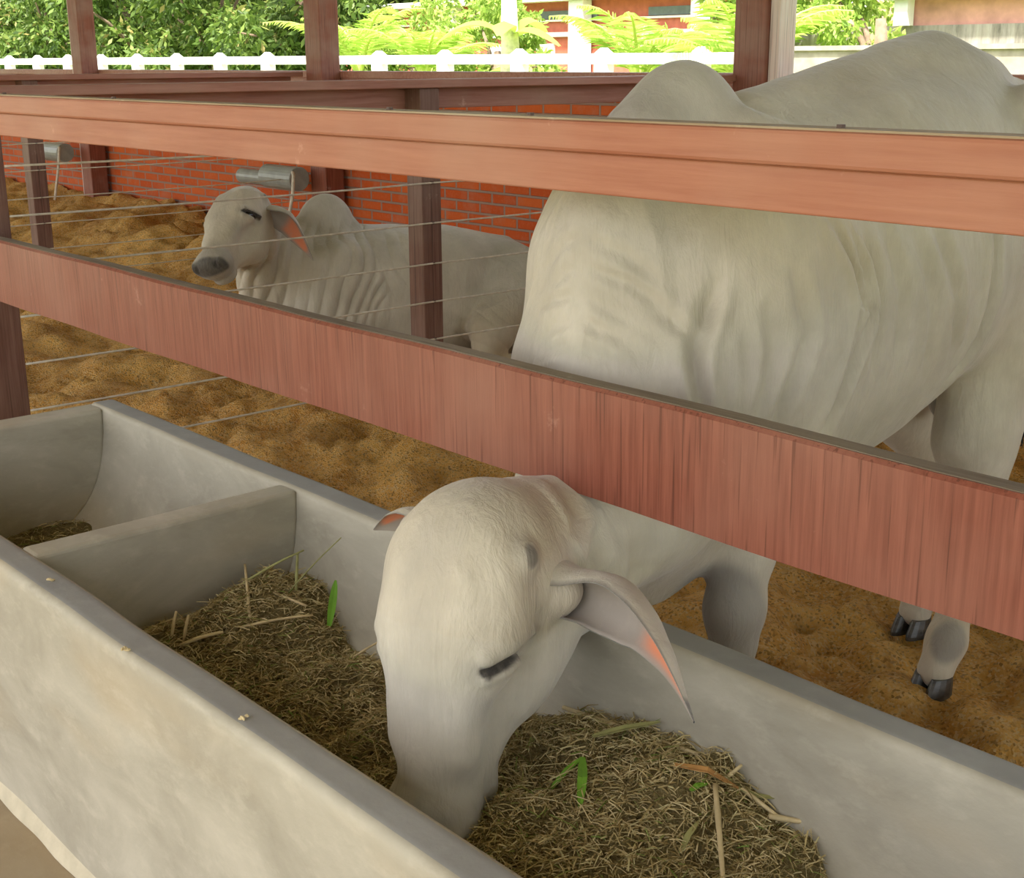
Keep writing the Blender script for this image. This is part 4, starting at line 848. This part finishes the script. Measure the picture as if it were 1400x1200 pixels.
for a, el, L in ((-2.6, .9, 2.0), (2.9, .35, 1.7), (.2, .8, 1.5), (-.9, 1.0, 1.6), (1.6, 1.1, 1.8), (-.1, .3, 1.2)):
    k = np.linspace(0, 1, 12); z0 = 1.3 if el < .5 else 1.9; r_ = L * (np.cos(el) * k + .15 * k * k); zz = z0 + L * (np.sin(el) * k - .8 * k ** 2); P = np.stack([-20.9 + np.cos(a) * r_, 18.6 + np.sin(a) * r_, zz], -1); sd = A(-math.sin(a), math.cos(a), 0)
    wv = .24 * np.sin(np.clip(k, .02, .98) * math.pi) ** .6; rows = [P - sd * wv[:, None] - A(0, 0, 1) * (wv * .4)[:, None], P, P + sd * wv[:, None] - A(0, 0, 1) * (wv * .4)[:, None]]
    MB().grid(np.stack(rows, 0), np.stack([k * .4 + .3] * 3, 0)).build('leaf', M['palm'], t, smooth=True, attr='rnd')
# red brick house with white bands
BY = 30.
t = thing('brick_house', (-33, BY, -.2), 'low red brick house with white bands and columns beyond the garden', 'building')
MB().box(-44, -20, BY, BY + 5, -.3, 3.3).build('wall', M['outbrick'], t)
MB().box(-44.6, -19.5, BY - .7, BY + 5.5, 3.25, 3.42).build('roof', M['white'], t)
MB().box(-44, -20, BY - .12, BY + .02, 2.2, 2.34).build('white_band', M['white'], t)
MB().box(-44, -20, BY - .10, BY + .02, 2.66, 2.72).build('white_band', M['white'], t)
for x0 in (-35.6, -32.2, -27.5): MB().box(x0, x0 + 2.6, BY - .06, BY + .05, 2.74, 2.98).build('window', M['glassdark'], t)
for x0 in (-36.3, -30.1, -25.2): MB().box(x0 - .32, x0 + .32, BY - .5, BY - .1, -.3, 3.25).build('column', M['white'], t, bevel=.03)
for x0 in (-34.3, -31.9): MB().box(x0 - .4, x0 + .4, BY - .08, BY + .05, 1.2, 2.0).build('window', M['white'], t)
# grey garden wall and pink outbuilding at the right
tag(MB().box(-10.9, 3, 14, 14.2, -.3, 1.60).box(-10.9, 3, 13.96, 14.24, 1.60, 1.655).build('garden_wall', M['graywall'], L=(-5, 14, 0)), 'low grey rendered garden wall behind the back of the standing bull', 'wall')
t = thing('outbuilding', (-8, 20, -.2), 'faded pink outbuilding on a rain stained concrete base at the top right', 'building')
MB().box(-15.4, 2, 20, 25, -.3, 2.02).build('stained_base', M['stained'], t)
MB().box(-12.6, 2, 20.06, 25, 2.02, 2.9).build('pink_wall', M['pinkwall'], t)
MB().box(-12.9, 2.2, 19.7, 25.2, 2.42, 2.62).build('white_beam', M['white'], t, bevel=.01)
MB().box(-12.75, -12.5, 19.8, 20.0, 2.02, 2.9).build('white_column', M['white'], t)
MB().box(-12.0, 2, 20.1, 25, 2.9, 3.6).build('upper_wall', M['outbrick'], t)
t = thing('garden_shed', (-15.9, 24, -.2), 'small white fronted shed half hidden by bushes behind the grey wall', 'building')
MB().box(-17.6, -14.9, 24, 26, -.3, 2.9).build('wall', M['pinkwall'], t); MB().box(-16.5, -15.9, 23.9, 24.05, 2.3, 2.8).build('sign_board', M['white'], t)
